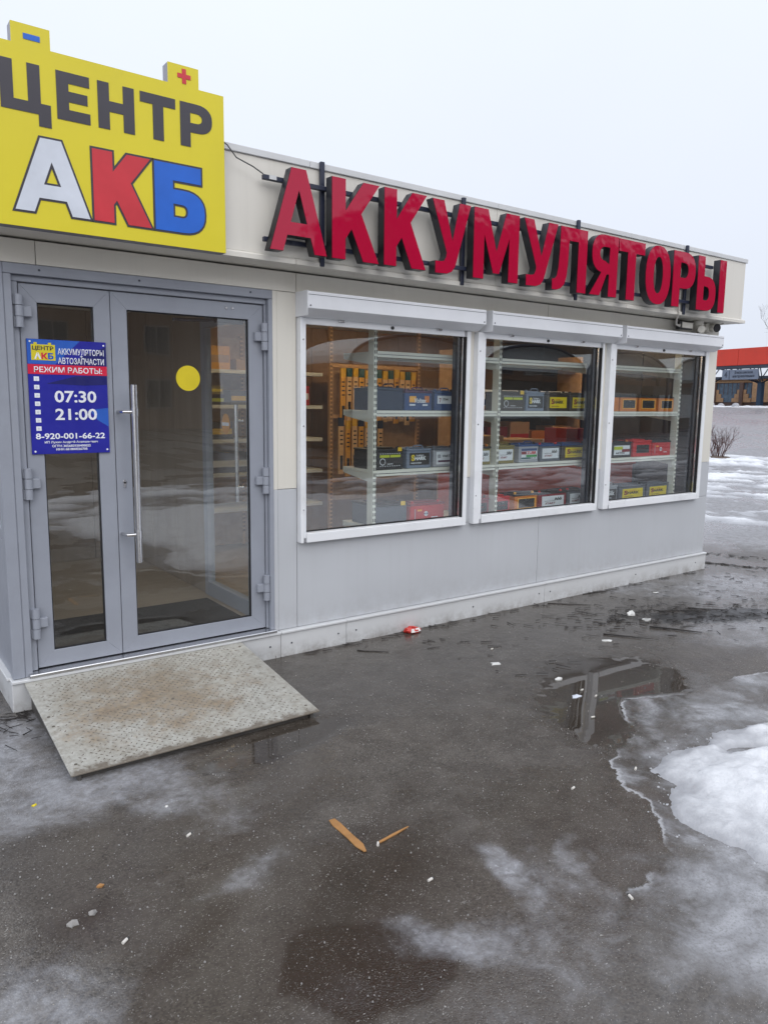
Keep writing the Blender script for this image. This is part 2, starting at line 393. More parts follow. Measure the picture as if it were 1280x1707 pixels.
ICE_POLY = [(2.78,-1.78),(3.15,-1.93),(3.9,-2.02),(5.5,-2.3),(9.5,-3.6),(9.5,-7.2),(1.3,-6.8),(1.2,-4.4),(1.25,-3.62),(1.159,-3.396),(1.06,-3.30),(1.0,-3.23),(1.02,-3.12),(1.15,-2.99),(1.30,-2.86),(1.42,-2.895),(1.53,-2.843),(1.63,-2.84),(1.736,-2.743),(1.864,-2.584),(1.954,-2.363),(2.075,-2.22),(2.30,-2.17),(2.55,-2.02)]
SNOW_POLY = [(2.187,-2.455),(2.398,-2.396),(2.624,-2.401),(2.824,-2.447),(3.2,-2.50),(3.9,-2.75),(5.6,-3.3),(8.4,-4.1),(9.0,-6.6),(4.5,-7.0),(1.6,-6.4),(1.5,-5.2),(2.2,-3.9),(1.95,-3.16),(1.965,-2.93),(1.906,-2.834),(1.927,-2.713),(2.027,-2.606)]
PUD_POLY = [(2.72,-1.16),(3.085,-1.18),(3.50,-1.36),(3.36,-1.74),(3.119,-1.92),(2.80,-1.82),(2.62,-2.00),(2.28,-2.14),(2.20,-2.02),(2.40,-1.62),(2.55,-1.32)]
BROWN_POLY = [(0.47,-2.50),(0.58,-2.60),(0.647,-2.791),(0.551,-2.844),(0.40,-2.86),(0.22,-2.80),(0.10,-2.6),(0.22,-2.42),(0.36,-2.40)]
def rise(x, y):
    s = x*.88+y*.47
    return 1.58*sstep(0, 1, np.clip((s-6)/46, 0, 1))*1.0
HAZE_SHEEN = [(0.715,-2.70,.10,.15,50,1.0),(0.985,-2.66,.17,.06,62,.85),(-.05,-1.10,.52,.25,-15,1.1),(.24,-1.45,.30,.20,-30,.85),(-.42,-.50,.46,.46,0,1.2),(.30,-2.03,.15,.075,20,.72),(-.52,-2.24,.24,.20,0,1.2),(.62,-1.22,.34,.10,10,.40),
        (1.28,-2.74,.24,.05,30,.75),(.95,-2.90,.42,.20,35,.55),(.55,-1.75,.5,.12,20,.22),(1.9,-3.4,.9,.5,0,.7),(6.2,-.75,1.2,.50,-30,.9),(5.0,-1.65,.9,.35,-28,.7),(5.6,-1.75,1.3,.35,-28,.55),(.2,-2.75,.35,.12,30,.25)]  # far right blobs paint the sky's reflection on wet ice as pale colour
STAIN = [(.60,-2.30,.40,.20,40,1.2),(.50,-1.72,.55,.16,20,.40),(2.38,-1.95,.26,.13,10,.9),(-.30,-1.95,.16,.07,15,.75),(-.42,-2.10,.10,.06,20,.7),(-.05,-2.25,.25,.06,25,.6),(1.0,-1.95,.22,.08,30,.5),(.25,-2.45,.25,.12,35,.55),(.62,-1.32,.30,.08,12,.5),(3.15,-1.28,.4,.15,-20,.45)]
def ground_fields(x, y):
    wob = (fbm(x*3.1, y*3.1, 5)-.5)*.22+(fbm(x*14, y*14, 6)-.5)*.07
    fine_w = (fbm(x*9, y*9, 7, 5)-.5)*.10
    sd = poly_sd(x, y, ICE_POLY)+wob*.55+fine_w*.5
    ice = sstep(-.03, .03, sd); icesd = np.clip(sd, -.3, .3)
    rim = sstep(.36, .58, fbm(x*2.6, y*2.6, 22))*sstep(-3.02, -2.86, y)+sstep(.62, .70, fbm(x*3.1, y*3.1, 23))*.6; rim = np.clip(rim, 0, 1)
    haze = np.zeros_like(x)
    wx, wy = x+(fbm(x*2.7, y*2.7, 201)-.5)*.42, y+(fbm(x*2.7, y*2.7, 202)-.5)*.42
    for a in HAZE_SHEEN: haze = np.maximum(haze, blob(wx, wy, a[0], a[1], a[2]*1.25, a[3]*1.25, a[4])*a[5])
    far = sstep(-5.0, -6.2, y+(fbm(x*.7, y*.7, 61)-.5)*2.4)*sstep(-11, -8.0, y)
    lot = sstep(7.2, 9, x+y*.5)                                   # thin grey slush over the lot beyond
    haze = np.maximum(haze, np.maximum(far*.8, lot*1.15))
    pud = sstep(-.22, .10, poly_sd(x, y, PUD_POLY)+wob*1.3+fine_w*1.1)
    pud = np.maximum(pud, sstep(-.015, .014, poly_sd(x, y, BROWN_POLY)+wob*.45+fine_w*.4)*.42)
    pud = np.maximum(pud, sstep(.22, .55, blob(x, y, .86, -1.15, .48, .14, 8)+wob*.9)*.95)
    pud = np.maximum(pud, sstep(.35, .8, blob(x, y, .52, -2.30, .32, .12, 40)+wob*.9)*.6)
    damp = np.clip(sstep(-2.4, -.7, y)*sstep(1.0, 1.9, x)+blob(x, y, 1.2, -.3, .5, .4), 0, 1)*sstep(9, 6, x)
    patchy = sstep(.40, .58, fbm(x*1.3+3, y*1.3, 42, 6)+fine_w*.6)
    damp = np.clip(damp*(.50+.75*fbm(x*1.7, y*1.7, 41)), 0, 1)
    damp = np.clip(np.maximum(damp, patchy*.9), 0, 1)
    brown = np.zeros_like(x)
    for a in STAIN: brown = np.maximum(brown, blob(x, y, *a[:5])*a[5])
    brown = np.clip(np.maximum(brown*(.35+1.2*fbm(x*5, y*5, 45)), sstep(-.02, .03, poly_sd(x, y, BROWN_POLY)+wob*.45+fine_w*.4)), 0, 1)
    dirt = np.clip(blob(x, y, 4.6, -.95, .85, .30, -32)*.62+blob(x, y, 5.3, -1.30, .7, .18, -30)*.7, 0, 1)
    dirt = np.maximum(dirt, sstep(-.10, .03, y)*sstep(-.6, 0, x)*sstep(6.9, 6.4, x)*.75)
    dirt = np.clip(dirt*(.35+1.1*fbm(x*8, y*8, 51)), 0, 1)
    z = GZ+rise(x, y)+(fbm(x*.8, y*.8, 81, 3)-.5)*.012*sstep(0, -.4, y)
    z = z+ice*.006+ice*(fbm(x*4, y*4, 91, 5)-.5)*.012-pud*.004+(fbm(x*22, y*22, 95, 3)-.5)*.0025*(1-pud)*(1-ice)
    return z, icesd, pud, damp, brown, dirt, haze, rim
def axis(spec):
    out = []
    for a, b, n in spec: out += list(np.linspace(a, b, n, endpoint=False))
    return np.array(out+[spec[-1][1]])
def geo(a, b, n): return list(a+(b-a)*((np.linspace(0, 1, n))**3))

# ================================================================== GROUND
def grid_object(name, xs, ys, zf, mat, keep=None, attrs=None):
    X, Y = np.meshgrid(xs, ys); nx, ny = len(xs), len(ys)
    Z, at = zf(X, Y)
    idx = np.arange(nx*ny).reshape(ny, nx)
    q = np.stack([idx[:-1, :-1], idx[:-1, 1:], idx[1:, 1:], idx[1:, :-1]], -1).reshape(-1, 4)
    co = np.stack([X, Y, Z], -1).reshape(-1, 3)
    if keep is not None:
        k = keep(X, Y, at).reshape(-1); q = q[k[q].any(1)]
        used = np.unique(q); re = -np.ones(nx*ny, int); re[used] = np.arange(len(used)); q = re[q]; co = co[used]
        at = {n: v.reshape(-1)[used] for n, v in at.items()}
    me = bpy.data.meshes.new(name); nf = len(q)
    me.vertices.add(len(co)); me.vertices.foreach_set('co', co.astype(np.float32).ravel())
    me.loops.add(nf*4); me.loops.foreach_set('vertex_index', q.astype(np.int32).ravel())
    me.polygons.add(nf); me.polygons.foreach_set('loop_start', np.arange(0, nf*4, 4, dtype=np.int32))
    me.polygons.foreach_set('use_smooth', np.ones(nf, bool)); me.update(calc_edges=True)
    for n, v in at.items():
        a_ = me.attributes.new(n, 'FLOAT', 'POINT'); a_.data.foreach_set('value', v.astype(np.float32).ravel())
    return link(name, me, mat)

def ground_mat():
    mt, t, b = nodes('wet_gritty_asphalt'); v = coords(t)
    icesd, pud, damp, brown, dirt, haze, rim = (attr(t, n) for n in ('ice', 'puddle', 'damp', 'brown', 'dirt', 'haze', 'rim'))
    MUL = lambda a, c: math2(t, 'MULTIPLY', a, c)
    MAX = lambda a, c: math2(t, 'MAXIMUM', a, c)
    ADD = lambda a, c: math2(t, 'ADD', a, c)
    def cn(scale, detail, rough, dist=0):
        n = N(t, 'ShaderNodeTexNoise', Scale=scale, Detail=detail, Roughness=rough, Distortion=dist); t.links.new(v, n.inputs['Vector']); return n.outputs['Fac']
    big = cn(1.1, 5, .6, .6); mid = cn(5.5, 5, .68, .4); cloud = cn(4.2, 8, .70, .25); fine = cn(48, 2, .6)
    edge = cn(16, 6, .68, .3)
    isd = ADD(icesd, MUL(math2(t, 'SUBTRACT', edge, .5), .09))
    ice = mapr(t, isd, -.004, .006, 0, 1, True)
    soft = mapr(t, ADD(isd, MUL(math2(t, 'SUBTRACT', cloud, .5), .35)), -.06, .30, 0, 1, True)
    nmix = N(t, 'ShaderNodeMix'); t.links.new(mapr(t, rim, .0, .35, 0, 1), nmix.inputs[0]); t.links.new(soft, nmix.inputs[2]); t.links.new(ice, nmix.inputs[3]); ice = nmix.outputs[0]
    rim = MUL(rim, MUL(ice, mapr(t, isd, .004, .026, 1, 0, True)))
    # aggregate: small stones, each with its own shade
    vo = N(t, 'ShaderNodeTexVoronoi', Scale=150.0); t.links.new(v, vo.inputs['Vector'])
    vs = N(t, 'ShaderNodeSeparateColor'); t.links.new(vo.outputs['Color'], vs.inputs[0])
    base = mixc(t, vs.outputs[0], (.034, .029, .0245), (.122, .107, .091))
    base = mixc(t, mapr(t, big, .40, .62, 0, .8), base, (.040, .031, .024))
    base = mixc(t, mapr(t, mid, .42, .70, 0, .75), base, (.118, .104, .090))
    # scattered pale grit, in drifts
    mp = N(t, 'ShaderNodeMapping'); mp.inputs['Rotation'].default_value = (0, 0, .6); mp.inputs['Scale'].default_value = (1, 1.9, 1); t.links.new(v, mp.inputs[0])
    wv = N(t, 'ShaderNodeMixRGB', blend_type='ADD'); wv.inputs[0].default_value = .05; t.links.new(mp.outputs[0], wv.inputs[1]); nn = N(t, 'ShaderNodeTexNoise', Scale=30.0, Detail=1.0); t.links.new(v, nn.inputs['Vector']); t.links.new(nn.outputs['Color'], wv.inputs[2])
    vg = N(t, 'ShaderNodeTexVoronoi', Scale=70.0); t.links.new(wv.outputs[0], vg.inputs['Vector'])
    gs = N(t, 'ShaderNodeSeparateColor'); t.links.new(vg.outputs['Color'], gs.inputs[0])
    drift = mapr(t, ADD(MUL(big, .5), MUL(mid, .5)), .40, .60, .04, .42)
    grit = MUL(math2(t, 'LESS_THAN', gs.outputs[1], MUL(drift, .55)), math2(t, 'LESS_THAN', vg.outputs['Distance'], MUL(gs.outputs[0], .30)))
    vg2 = N(t, 'ShaderNodeTexVoronoi', Scale=165.0); t.links.new(wv.outputs[0], vg2.inputs['Vector'])
    g2 = N(t, 'ShaderNodeSeparateColor'); t.links.new(vg2.outputs['Color'], g2.inputs[0])
    grit2 = MUL(math2(t, 'LESS_THAN', g2.outputs[1], drift), math2(t, 'LESS_THAN', vg2.outputs['Distance'], .33))
    grit = MAX(grit, MUL(grit2, .75))
    grit = MUL(grit, mapr(t, MAX(MUL(damp, .6), pud), 0, 1, 1, .18))
    gcol = mixc(t, gs.outputs[2], (.24, .225, .20), (.56, .55, .52))
    base = mixc(t, MUL(damp, .50), base, (.060, .050, .041))
    base = mixc(t, MUL(brown, .9), base, (.030, .0195, .0125))
    base = mixc(t, MUL(pud, .5), base, (.026, .020, .015))
    base = mixc(t, MUL(grit, .85), base, gcol)
    dn = cn(30, 4, .75)
    dm = mapr(t, ADD(dirt, MUL(math2(t, 'SUBTRACT', dn, .5), 1.0)), .34, .62, 0, .9, True)
    dm = MUL(dm, mapr(t, dirt, .02, .15, 0, 1))
    base = mixc(t, dm, base, (.013, .012, .0115))
    # clouded ice haze frozen onto the asphalt, plus sky sheen painted pale at the right
    hm = mapr(t, ADD(haze, ADD(MUL(math2(t, 'SUBTRACT', cloud, .5), 2.0), MUL(math2(t, 'SUBTRACT', big, .5), .9))), .14, 1.10, 0, .82, True)
    hm = MUL(hm, mapr(t, haze, .02, .5, 0, 1, True))
    hm = MUL(hm, MUL(mapr(t, fine, .3, .7, .62, 1.0), mapr(t, edge, .34, .60, .42, 1.0)))
    base = mixc(t, hm, base, mixc(t, mid, (.27, .275, .295), (.44, .45, .48)))
    # the thicker ice sheet: marbled, grey to milky
    marb = cn(2.6, 8, .68, .55)
    icol = mixc(t, mapr(t, marb, .36, .68, 0, 1, True), (.14, .14, .145), (.36, .365, .385))
    icol = mixc(t, mapr(t, ADD(MUL(cloud, .6), MUL(marb, .4)), .55, .68, 0, .6, True), icol, (.46, .47, .49))
    icol = mixc(t, mapr(t, mid, .52, .72, 0, .65), icol, (.12, .115, .11))
    icol = mixc(t, MUL(grit, .5), icol, (.10, .095, .09))
    pit = cn(85, 3, .7)
    icol = mixc(t, mapr(t, pit, .50, .66, 0, .55), icol, (.13, .125, .12))
    im = MUL(ice, mapr(t, ADD(MUL(marb, .5), MUL(cloud, .5)), .40, .57, .10, .92, True))
    base = mixc(t, im, base, icol)
    base = mixc(t, MUL(rim, .7), base, (.50, .51, .53))
    t.links.new(base, b.inputs['Base Color'])
    def mixf(f, a, bb):
        n = N(t, 'ShaderNodeMix'); t.links.new(f, n.inputs[0])
        for i, q in ((2, a), (3, bb)):
            if isinstance(q, float): n.inputs[i].default_value = q
            else: t.links.new(q, n.inputs[i])
        return n.outputs[0]
    r = mapr(t, mid, .3, .7, .38, .62)
    r = mixf(damp, r, .15); r = mixf(hm, r, .32); r = mixf(im, r, .24); r = mixf(mapr(t, pud, .1, .8, 0, 1), r, .02); r = mixf(dm, r, .6)
    t.links.new(r, b.inputs['Roughness'])
    h = ADD(MUL(vo.outputs['Distance'], -.5), MUL(fine, .9))
    flat = mapr(t, MAX(MAX(MUL(damp, .84), mapr(t, pud, .1, .7, 0, 1)), MAX(MUL(ice, .80), MUL(haze, .6))), 0, 1, 1, 0)
    bump(t, b, MUL(h, flat), .8, .005)
    return mt
M['ground'] = ground_mat()
def gz(X, Y):
    z, ice, pud, damp, brown, dirt, haze, rim = ground_fields(X, Y)
    return z, dict(ice=ice, puddle=pud, damp=damp, brown=brown, dirt=dirt, haze=haze, rim=rim)
xs = np.concatenate([-np.array(geo(2, 600, 40))[::-1], axis([(-1.9, 5.2, 470), (5.2, 9, 110), (9, 26, 130)])[0:], np.array(geo(26.3, 700, 45))])
ys = np.concatenate([-np.array(geo(12.2, 600, 36))[::-1], axis([(-12, -4.4, 95), (-4.4, .2, 300), (.2, 9, 110)]), np.array(geo(9.3, 600, 45))])
ground = tag(grid_object('ground', xs, ys, gz, 'ground'), kind='structure')

# snow ------------------------------------------------------------------
def snow_mat():
    mt, t, b = nodes('old_wet_snow'); v = coords(t)
    c = mixc(t, mapr(t, noise(t, v, 9, 7, .7), .45, .75, 0, .8), (.74, .755, .78), (.52, .535, .56))
    c = mixc(t, mapr(t, noise(t, v, 55, 4, .7), .66, .78, 0, .7), c, (.22, .20, .18))
    h = attr(t, 'height')
    c = mixc(t, mapr(t, math2(t, 'ADD', h, math2(t, 'MULTIPLY', math2(t, 'SUBTRACT', noise(t, v, 22, 5, .7), .5), .03)), 0, .055, .95, 0, True), c, (.34, .345, .365))
    t.links.new(c, b.inputs['Base Color']); b.inputs['Roughness'].default_value = .55
    b.inputs['Subsurface Weight'].default_value = .0
    bump(t, b, math2(t, 'ADD', noise(t, v, 42, 6, .7), math2(t, 'MULTIPLY', noise(t, v, 160, 3), .35)), .55, .012); return mt
M['snow'] = snow_mat()
def near_snow(X, Y):
    d = poly_sd(X, Y, SNOW_POLY)+.05+(fbm(X*4, Y*4, 103)-.5)*.26+(fbm(X*9, Y*9, 104, 5)-.5)*.17
    h = .085*(1-np.exp(-np.maximum(d, -.2)/.30))*(.45+1.1*fbm(X*3.3, Y*3.3, 105))+((fbm(X*9, Y*9, 106)-.5)*.030+(fbm(X*34, Y*34, 107, 3)-.5)*.009)*sstep(0, .16, d)
    hole = blob(X, Y, 2.72, -2.56, .11, .055, -25)                       # a boot hole
    h = h-hole*.075+blob(X, Y, 2.72, -2.66, .16, .05, -25)*.02
    h = np.where(d < 0, d*.5, h)
    g = ground_fields(X, Y)[0]
    return g+h-.002, dict(height=h)
sn = grid_object('snow_patch', np.concatenate([np.arange(1.3, 3.6, .014), np.arange(3.6, 9.4, .04)]), np.concatenate([np.arange(-7.4, -3.6, .04), np.arange(-3.6, -2.25, .014)]), near_snow, 'snow', keep=lambda X, Y, a: a['height'] > -.006)
tag(sn, 'patch of old white snow melting on grey ice by the asphalt', 'snow', kind='stuff')
def far_snow(X, Y):
    # ridged, half melted snow beyond the building
    s = X*.88+Y*.47; tt = -X*.47+Y*.88
    band = sstep(7.6, 9.6, s+(fbm(X*.6, Y*.6, 111)-.5)*2.0)*sstep(22, 17.5, s+(fbm(X*.3, Y*.3, 112)-.5)*3)
    rid = .6*fbm(s*2.9, tt*.9, 113, 5)+.4*fbm(s*1.0, tt*.35, 115, 3)
    fine = fbm(X*5, Y*5, 114, 4)
    full = sstep(11, 16.5, s)
    h = (rid-.485+.05*full+(fine-.5)*.40)*.26*band-.03*(1-band)
    return ground_fields(X, Y)[0]+np.minimum(h, .10)-.002, dict(height=h)
fs = grid_object('snow_field', np.arange(6.75, 27, .055), np.arange(-3.0, 12, .055), far_snow, 'snow', keep=lambda X, Y, a: (a['height'] > -.01) & (X*.88+Y*.47 < 23))
tag(fs, 'ridged half melted snow lying beyond the right corner of the shop', 'snow', kind='stuff')
def back_snow(X, Y):
    d = sstep(-5.3, -6.4, Y+(fbm(X*.8, Y*.8, 121)-.5)*1.6)*sstep(-10.5, -8.8, Y)
    h = (fbm(X*1.2, Y*2.6, 122)-.47+(fbm(X*5, Y*5, 123)-.5)*.3)*.28*d-.02*(1-d)
    return ground_fields(X, Y)[0]+np.minimum(h, .09)-.002, dict(height=h)
bs = grid_object('snow_strip', np.arange(-6, 24, .09), np.arange(-11, -5, .09), back_snow, 'snow', keep=lambda X, Y, a: a['height'] > -.01)
tag(bs, 'strip of ridged snow across the lot facing the shop front', 'snow', kind='stuff')

# ================================================================== KIOSK
XL, XR = -0.137, 6.473
kiosk = thing('shop_kiosk', 'cream and grey panelled battery shop with flat roof and three display windows', 'shop', (3.1, 1.5, GZ))
K = kiosk
WB, WT, BG = .146, 2.471, 1.091                     # wall foot, soffit, cream/grey break
def wallpanel(x0, x1, z0, z1, mat, y0=0.0, y1=.07): return B().box(x0+.0018, x1-.0018, y0, y1, z0+.0015, z1-.0015).obj('wall_panel', mat, K, .0015)
for a, b_ in ((XL, .087), (.087, 1.621), (1.621, 3.957), (3.957, XR)): wallpanel(a, b_, 2.341, WT-.008, 'cream')
wallpanel(1.478, 1.621, BG, 2.341, 'cream'); wallpanel(1.478, 1.621, WB, BG, 'grey_panel')
B().box(1.4495, 1.4775, -.004, .07, BG, 2.3400).obj('door_trim', 'cream', K, .001)
B().box(1.4495, 1.4775, -.004, .07, WB, BG-.001).obj('door_trim', 'grey_panel', K, .001)
wallpanel(1.621, 3.953, WB, .738, 'grey_panel'); wallpanel(3.953, XR, WB, .738, 'grey_panel')
for a, b_ in ((3.070, 3.160), (4.630, 4.730), (6.240, XR)):
    wallpanel(a, b_, BG, 2.341, 'cream', .001, .068); wallpanel(a, b_, .738, BG, 'grey_panel', .001, .068)
for a, b_ in ((1.621, 3.070), (3.160, 4.630), (4.730, 6.240)):           # lintels behind the shutter boxes
    wallpanel(a, b_, 2.18, 2.341, 'cream', .001, .068)
# right end wall, back wall, left side wall
for i in range(3): B().box(XR-.07, XR-.001, .071+i*.977, .071+(i+1)*.977-.003, BG, WT-.002).obj('wall_panel', 'cream', K, .0015)
for i in range(3): B().box(XR-.07, XR-.001, .071+i*.977, .071+(i+1)*.977-.003, WB, BG-.002).obj('wall_panel', 'grey_panel', K, .0015)
for i in range(6): B().box(XL+i*1.1017, XL+(i+1)*1.1017-.003, 3.003, 3.07, WB, WT-.002).obj('wall_panel', 'cream', K, .0015)
# corner post with two folds, at the left end
B().box(XL, -.075, -.012, .06, WB, 2.339).obj('corner_post', 'alu', K, .004)
for i, (y0, y1) in enumerate(((.061, .98), (.98, 1.95), (1.95, 3.0))):
    B().box(XL+.006, XL+.06, y0, y1-.004, WB, .90).obj('side_panel', 'alu', K, .002)
    B().box(XL+.004, XL+.062, y0, y1-.004, .905, .965).obj('side_rail', 'alu', K, .002)
    B().box(XL+.004, XL+.062, y0, y0+.05, .967, 2.34).obj('side_mullion', 'alu', K, .002)
    B().box(XL+.028, XL+.034, y0+.052, y1-.006, .967, 2.34).obj('side_pane', 'glass', K)
B().box(XL+.003, XL+.063, .061, 3.0, 2.341, WT-.002).obj('side_header', 'alu', K, .002)
# plinth sections
def plinth(x0, x1, y0, y1):
    return B().box(x0, x1, y0, y1, GZ-.05, .128).box(x0, x1, y0-.012, y1, .1285, .1445).obj('plinth_section', 'plinth', K, .003)
for a, b_ in ((XL-.012, 1.478), (1.481, 1.997), (2.000, 4.028), (4.031, XR+.012)): plinth(a, b_, -.03, .03)
for y in (.034, 1.55): B().box(XL-.012, XL+.05, y, y+1.5, GZ-.05, .128).box(XL-.024, XL+.05, y, y+1.5, .1285, .1445).obj('plinth_section', 'plinth', K, .003)
for y in (.034, 1.55): B().box(XR-.05, XR+.012, y, y+1.5, GZ-.05, .13).obj('plinth_section', 'plinth', K, .003)
for q in (1.40, 1.56, 1.93, 2.08, 3.2, 3.96, 4.10, 5.3, 6.3): B().cyl((q, -.033, .055), (q, -.029, .055), .006, n=8).obj('screw', 'guide', K)
# parapet band: face, projecting drip lip, soffit, coping
FY = -.20
for a, b_ in ((-.25, 3.158), (3.161, 6.515)): B().box(a, b_, FY, FY+.05, 2.512, 3.043).obj('fascia_panel', 'fascia', K, .0015)
LIP = [(FY-.002, 2.5115), (FY-.022, 2.499), (FY-.022, 2.472), (FY+.05, 2.472), (FY+.05, 2.5115)]
for a, b_ in ((-.27, 1.498), (1.5, 3.158), (3.16, 4.668), (4.67, 6.158), (6.16, 6.548)): B().yz(LIP, a, b_-.001).obj('fascia_lip', 'fascia', K, .0012)
B().box(-.25, 6.53, FY+.051, 3.2, 2.4725, 2.50).obj('soffit', 'cream', K)
for a, b_ in ((-.26, 1.60), (1.602, 3.158), (3.16, 4.70), (4.702, 6.535)):
    B().box(a, b_, FY-.012, FY+.10, 3.044, 3.083).obj('coping', 'plinth', K, .003)
B().box(6.466, 6.514, FY+.051, 3.15, 2.505, 3.043).obj('fascia_panel', 'fascia', K, .0015)
B().box(-.249, -.20, FY+.051, 3.15, 2.505, 3.043).obj('fascia_panel', 'fascia', K, .0015)
B().box(-.25, 6.515, 3.151, 3.20, 2.505, 3.043).obj('fascia_panel', 'fascia', K, .0015)
B().box(-.199, 6.465, FY+.101, 3.15, 2.98, 3.03).obj('roof_deck', 'plinth', K)
B().box(6.43, 6.54, FY+.101, 3.21, 3.044, 3.083).obj('coping', 'plinth', K, .003)
# inside
B().box(XL+.064, XR-.071, .072, 3.0, .10, .150).obj('floor_covering', 'floor_in', K)
B().box(XL+.064, XR-.071, .072, 3.0, 2.445, 2.470).obj('ceiling', 'ceiling', K)
for i in range(11):
    x0 = XL+.066+i*.592; B().box(x0, x0+.589, 2.96, 3.0, .151, 2.444).obj('wall_board', 'wood_wall' if i > 2 else 'lobby', K, .002)
for i in range(4): B().box(XR-.10, XR-.072, .08+i*.72, .08+i*.72+.717, .151, 2.444).obj('wall_board', 'guide', K, .002)
# partition between lobby and sales room, with the inner glass door
for i, (y0, y1) in enumerate(((1.16, 1.75), (1.753, 2.35), (2.353, 2.955))): B().box(1.462, 1.50, y0, y1, .151, 2.444).obj('partition_panel', 'lobby', K, .002)
B().box(1.462, 1.50, .075, 1.157, 2.26, 2.444).obj('partition_panel', 'wood_wall', K, .002)
ind = B().box(1.452, 1.51, .10, .24, .151, 2.258).box(1.452, 1.51, 1.09, 1.157, .151, 2.258).box(1.452, 1.51, .2405, 1.0895, 2.185, 2.258).box(1.452, 1.51, .2405, 1.0895, .151, .262).obj('inner_door', 'alu', K, .003)
B().box(1.478, 1.484, .242, 1.088, .263, 2.184).obj('pane', 'door_glass', ind)
B().cyl((1.42, .48, .96), (1.42, .48, 1.63), .013).cyl((1.42, .48, 1.06), (1.47, .48, 1.06), .009).cyl((1.42, .48, 1.52), (1.47, .48, 1.52), .009).obj('pull_handle', 'steel', ind, smooth=True)
B().box(1.425, 1.4515, .40, .78, 2.20, 2.245).obj('door_closer', 'guide', ind, .004)

ov = thing('oval_sticker', 'orange oval sticker on the inner glass door', 'sticker', (1.476, .78, 1.42))
b0 = B(); b0.prism([(1.4765, .78+.068*math.cos(k*math.pi/16), 1.488+.075*math.sin(k*math.pi/16)) for k in range(32)], [(1.4775, .78+.068*math.cos(k*math.pi/16), 1.488+.075*math.sin(k*math.pi/16)) for k in range(32)]); b0.obj('disc', 'dot_o', ov)
B().box(1.4755, 1.4764, .725, .84, 1.476, 1.50).obj('print_bar', 'print_w', ov)
# display windows -----------------------------------------------------
def window(x0, x1, gx0, gx1, z0=.728, z1=2.19):
    fr = B().box(x0, gx0-.022, -.05, .03, z0, z1).box(gx0-.0215, gx0, -.042, .03, z0+.03, z1).obj('window', 'white', K, .003)
    B().box(gx1, x1, -.05, .03, z0, z1).obj('frame_jamb', 'white', fr, .003)
    B().box(gx0+.0005, gx1-.0005, -.05, .03, z0, z0+.062).obj('frame_sill', 'white', fr, .003)
    es = B().box(gx0+.0005, gx1-.012, -.034, -.014, 2.148, 2.2).obj('shutter_end_slat', 'white', fr, .003)
    cx = (gx0+gx1)/2
    B().cyl((cx, -.046, 2.168), (cx, -.033, 2.168), .011).obj('keyhole', 'black', es)
    for q in (-.42, .42): B().box(cx+q-.022, cx+q+.022, -.050, -.0345, 2.176, 2.19).obj('latch', 'steel', es, .003)
    # guide channel on the inner side of the right jamb: two dark slots
    B().box(gx1-.006, gx1-.0005, -.040, -.012, z0+.063, 2.147).obj('guide_slot', 'gasket', fr)
    B().box(gx1-.010, gx1-.0005, -.011, .006, z0+.063, 2.147).obj('guide_rib', 'steel', fr, .001)
    B().box(gx1-.014, gx1-.0005, .007, .026, z0+.063, 2.20).obj('gasket', 'gasket', fr)
    B().box(gx0+.0005, gx0+.008, .007, .026, z0+.063, 2.20).obj('gasket', 'gasket', fr)
    B().box(gx0+.009, gx1-.015, .007, .026, z0+.063, z0+.070).obj('gasket', 'gasket', fr)
    B().box(gx0+.0085, gx1-.0145, .014, .020, z0+.0705, 2.21).obj('pane', 'glass', fr)
    B().box(gx0, gx1, .028, .07, 2.20, 2.26).obj('inner_sash', 'white', fr)
    B().box(x1-.05, x1-.0, .031, .10, z0, z1).obj('inner_reveal', 'guide', fr)
    B().box(x0, x1, .0305, .095, z0-.004, z0+.045).obj('inner_ledge', 'white', fr)
    for zz in (.95, 1.5, 2.05): B().cyl((x0+.02, -.052, zz), (x0+.02, -.049, zz), .006, n=8).obj('screw', 'steel', fr)
WIN = ((1.624, 3.080, 1.669, 3.045), (3.155, 4.639, 3.242, 4.618), (4.726, 6.250, 4.816, 6.200))
for a in WIN: window(*a)
SHB = [(-.15, 2.236), (-.15, 2.334), (-.146, 2.340), (-.002, 2.346), (-.002, 2.192), (-.062, 2.190)]
for a, b_ in ((1.619, 3.134), (3.200, 4.734), (4.795, 6.318)):
    sb = B().yz(SHB, a, b_).obj('shutter_box', 'shutter', K, .002)
    B().box(a+.004, b_-.004, -.1515, -.149, 2.3175, 2.320).obj('seam', 'guide', sb)
    for q in (a+.02, b_-.02): B().cyl((q, -.153, 2.252), (q, -.149, 2.252), .005, n=8).obj('screw', 'guide', sb)
    B().box(a-.004, a-.0005, -.1515, -.001, 2.19, 2.3435).obj('end_cap', 'shutter', sb, .001)

# entrance: outer frame, two leaves -------------------------------------
DY = .04
B().box(-.0745, 1.449, -.006, .06, 2.287, 2.340).obj('door_frame_head', 'alu', K, .003)
B().box(-.0745, -.036, -.006, .06, WB, 2.286).obj('door_frame_jamb', 'alu', K, .003)
B().box(1.4205, 1.449, -.006, .06, WB, 2.286).obj('door_frame_jamb', 'alu', K, .003)
B().box(-.035, 1.42, .022, .085, 2.254, 2.286).obj('door_frame_head', 'alu', K, .003)
B().box(-.035, -.003, .022, .085, .168, 2.253).obj('door_frame_jamb', 'alu', K, .003)
B().box(1.406, 1.42, .022, .085, .168, 2.253).obj('door_frame_jamb', 'alu', K, .003)
B().box(-.06, 1.448, -.045, .085, .1455, .166).obj('threshold', 'steel', K, .004)
for q in (.1, .62, 1.3): B().cyl((q, -.009, 2.315), (q, -.005, 2.315), .006, n=8).obj('screw', 'guide', K)
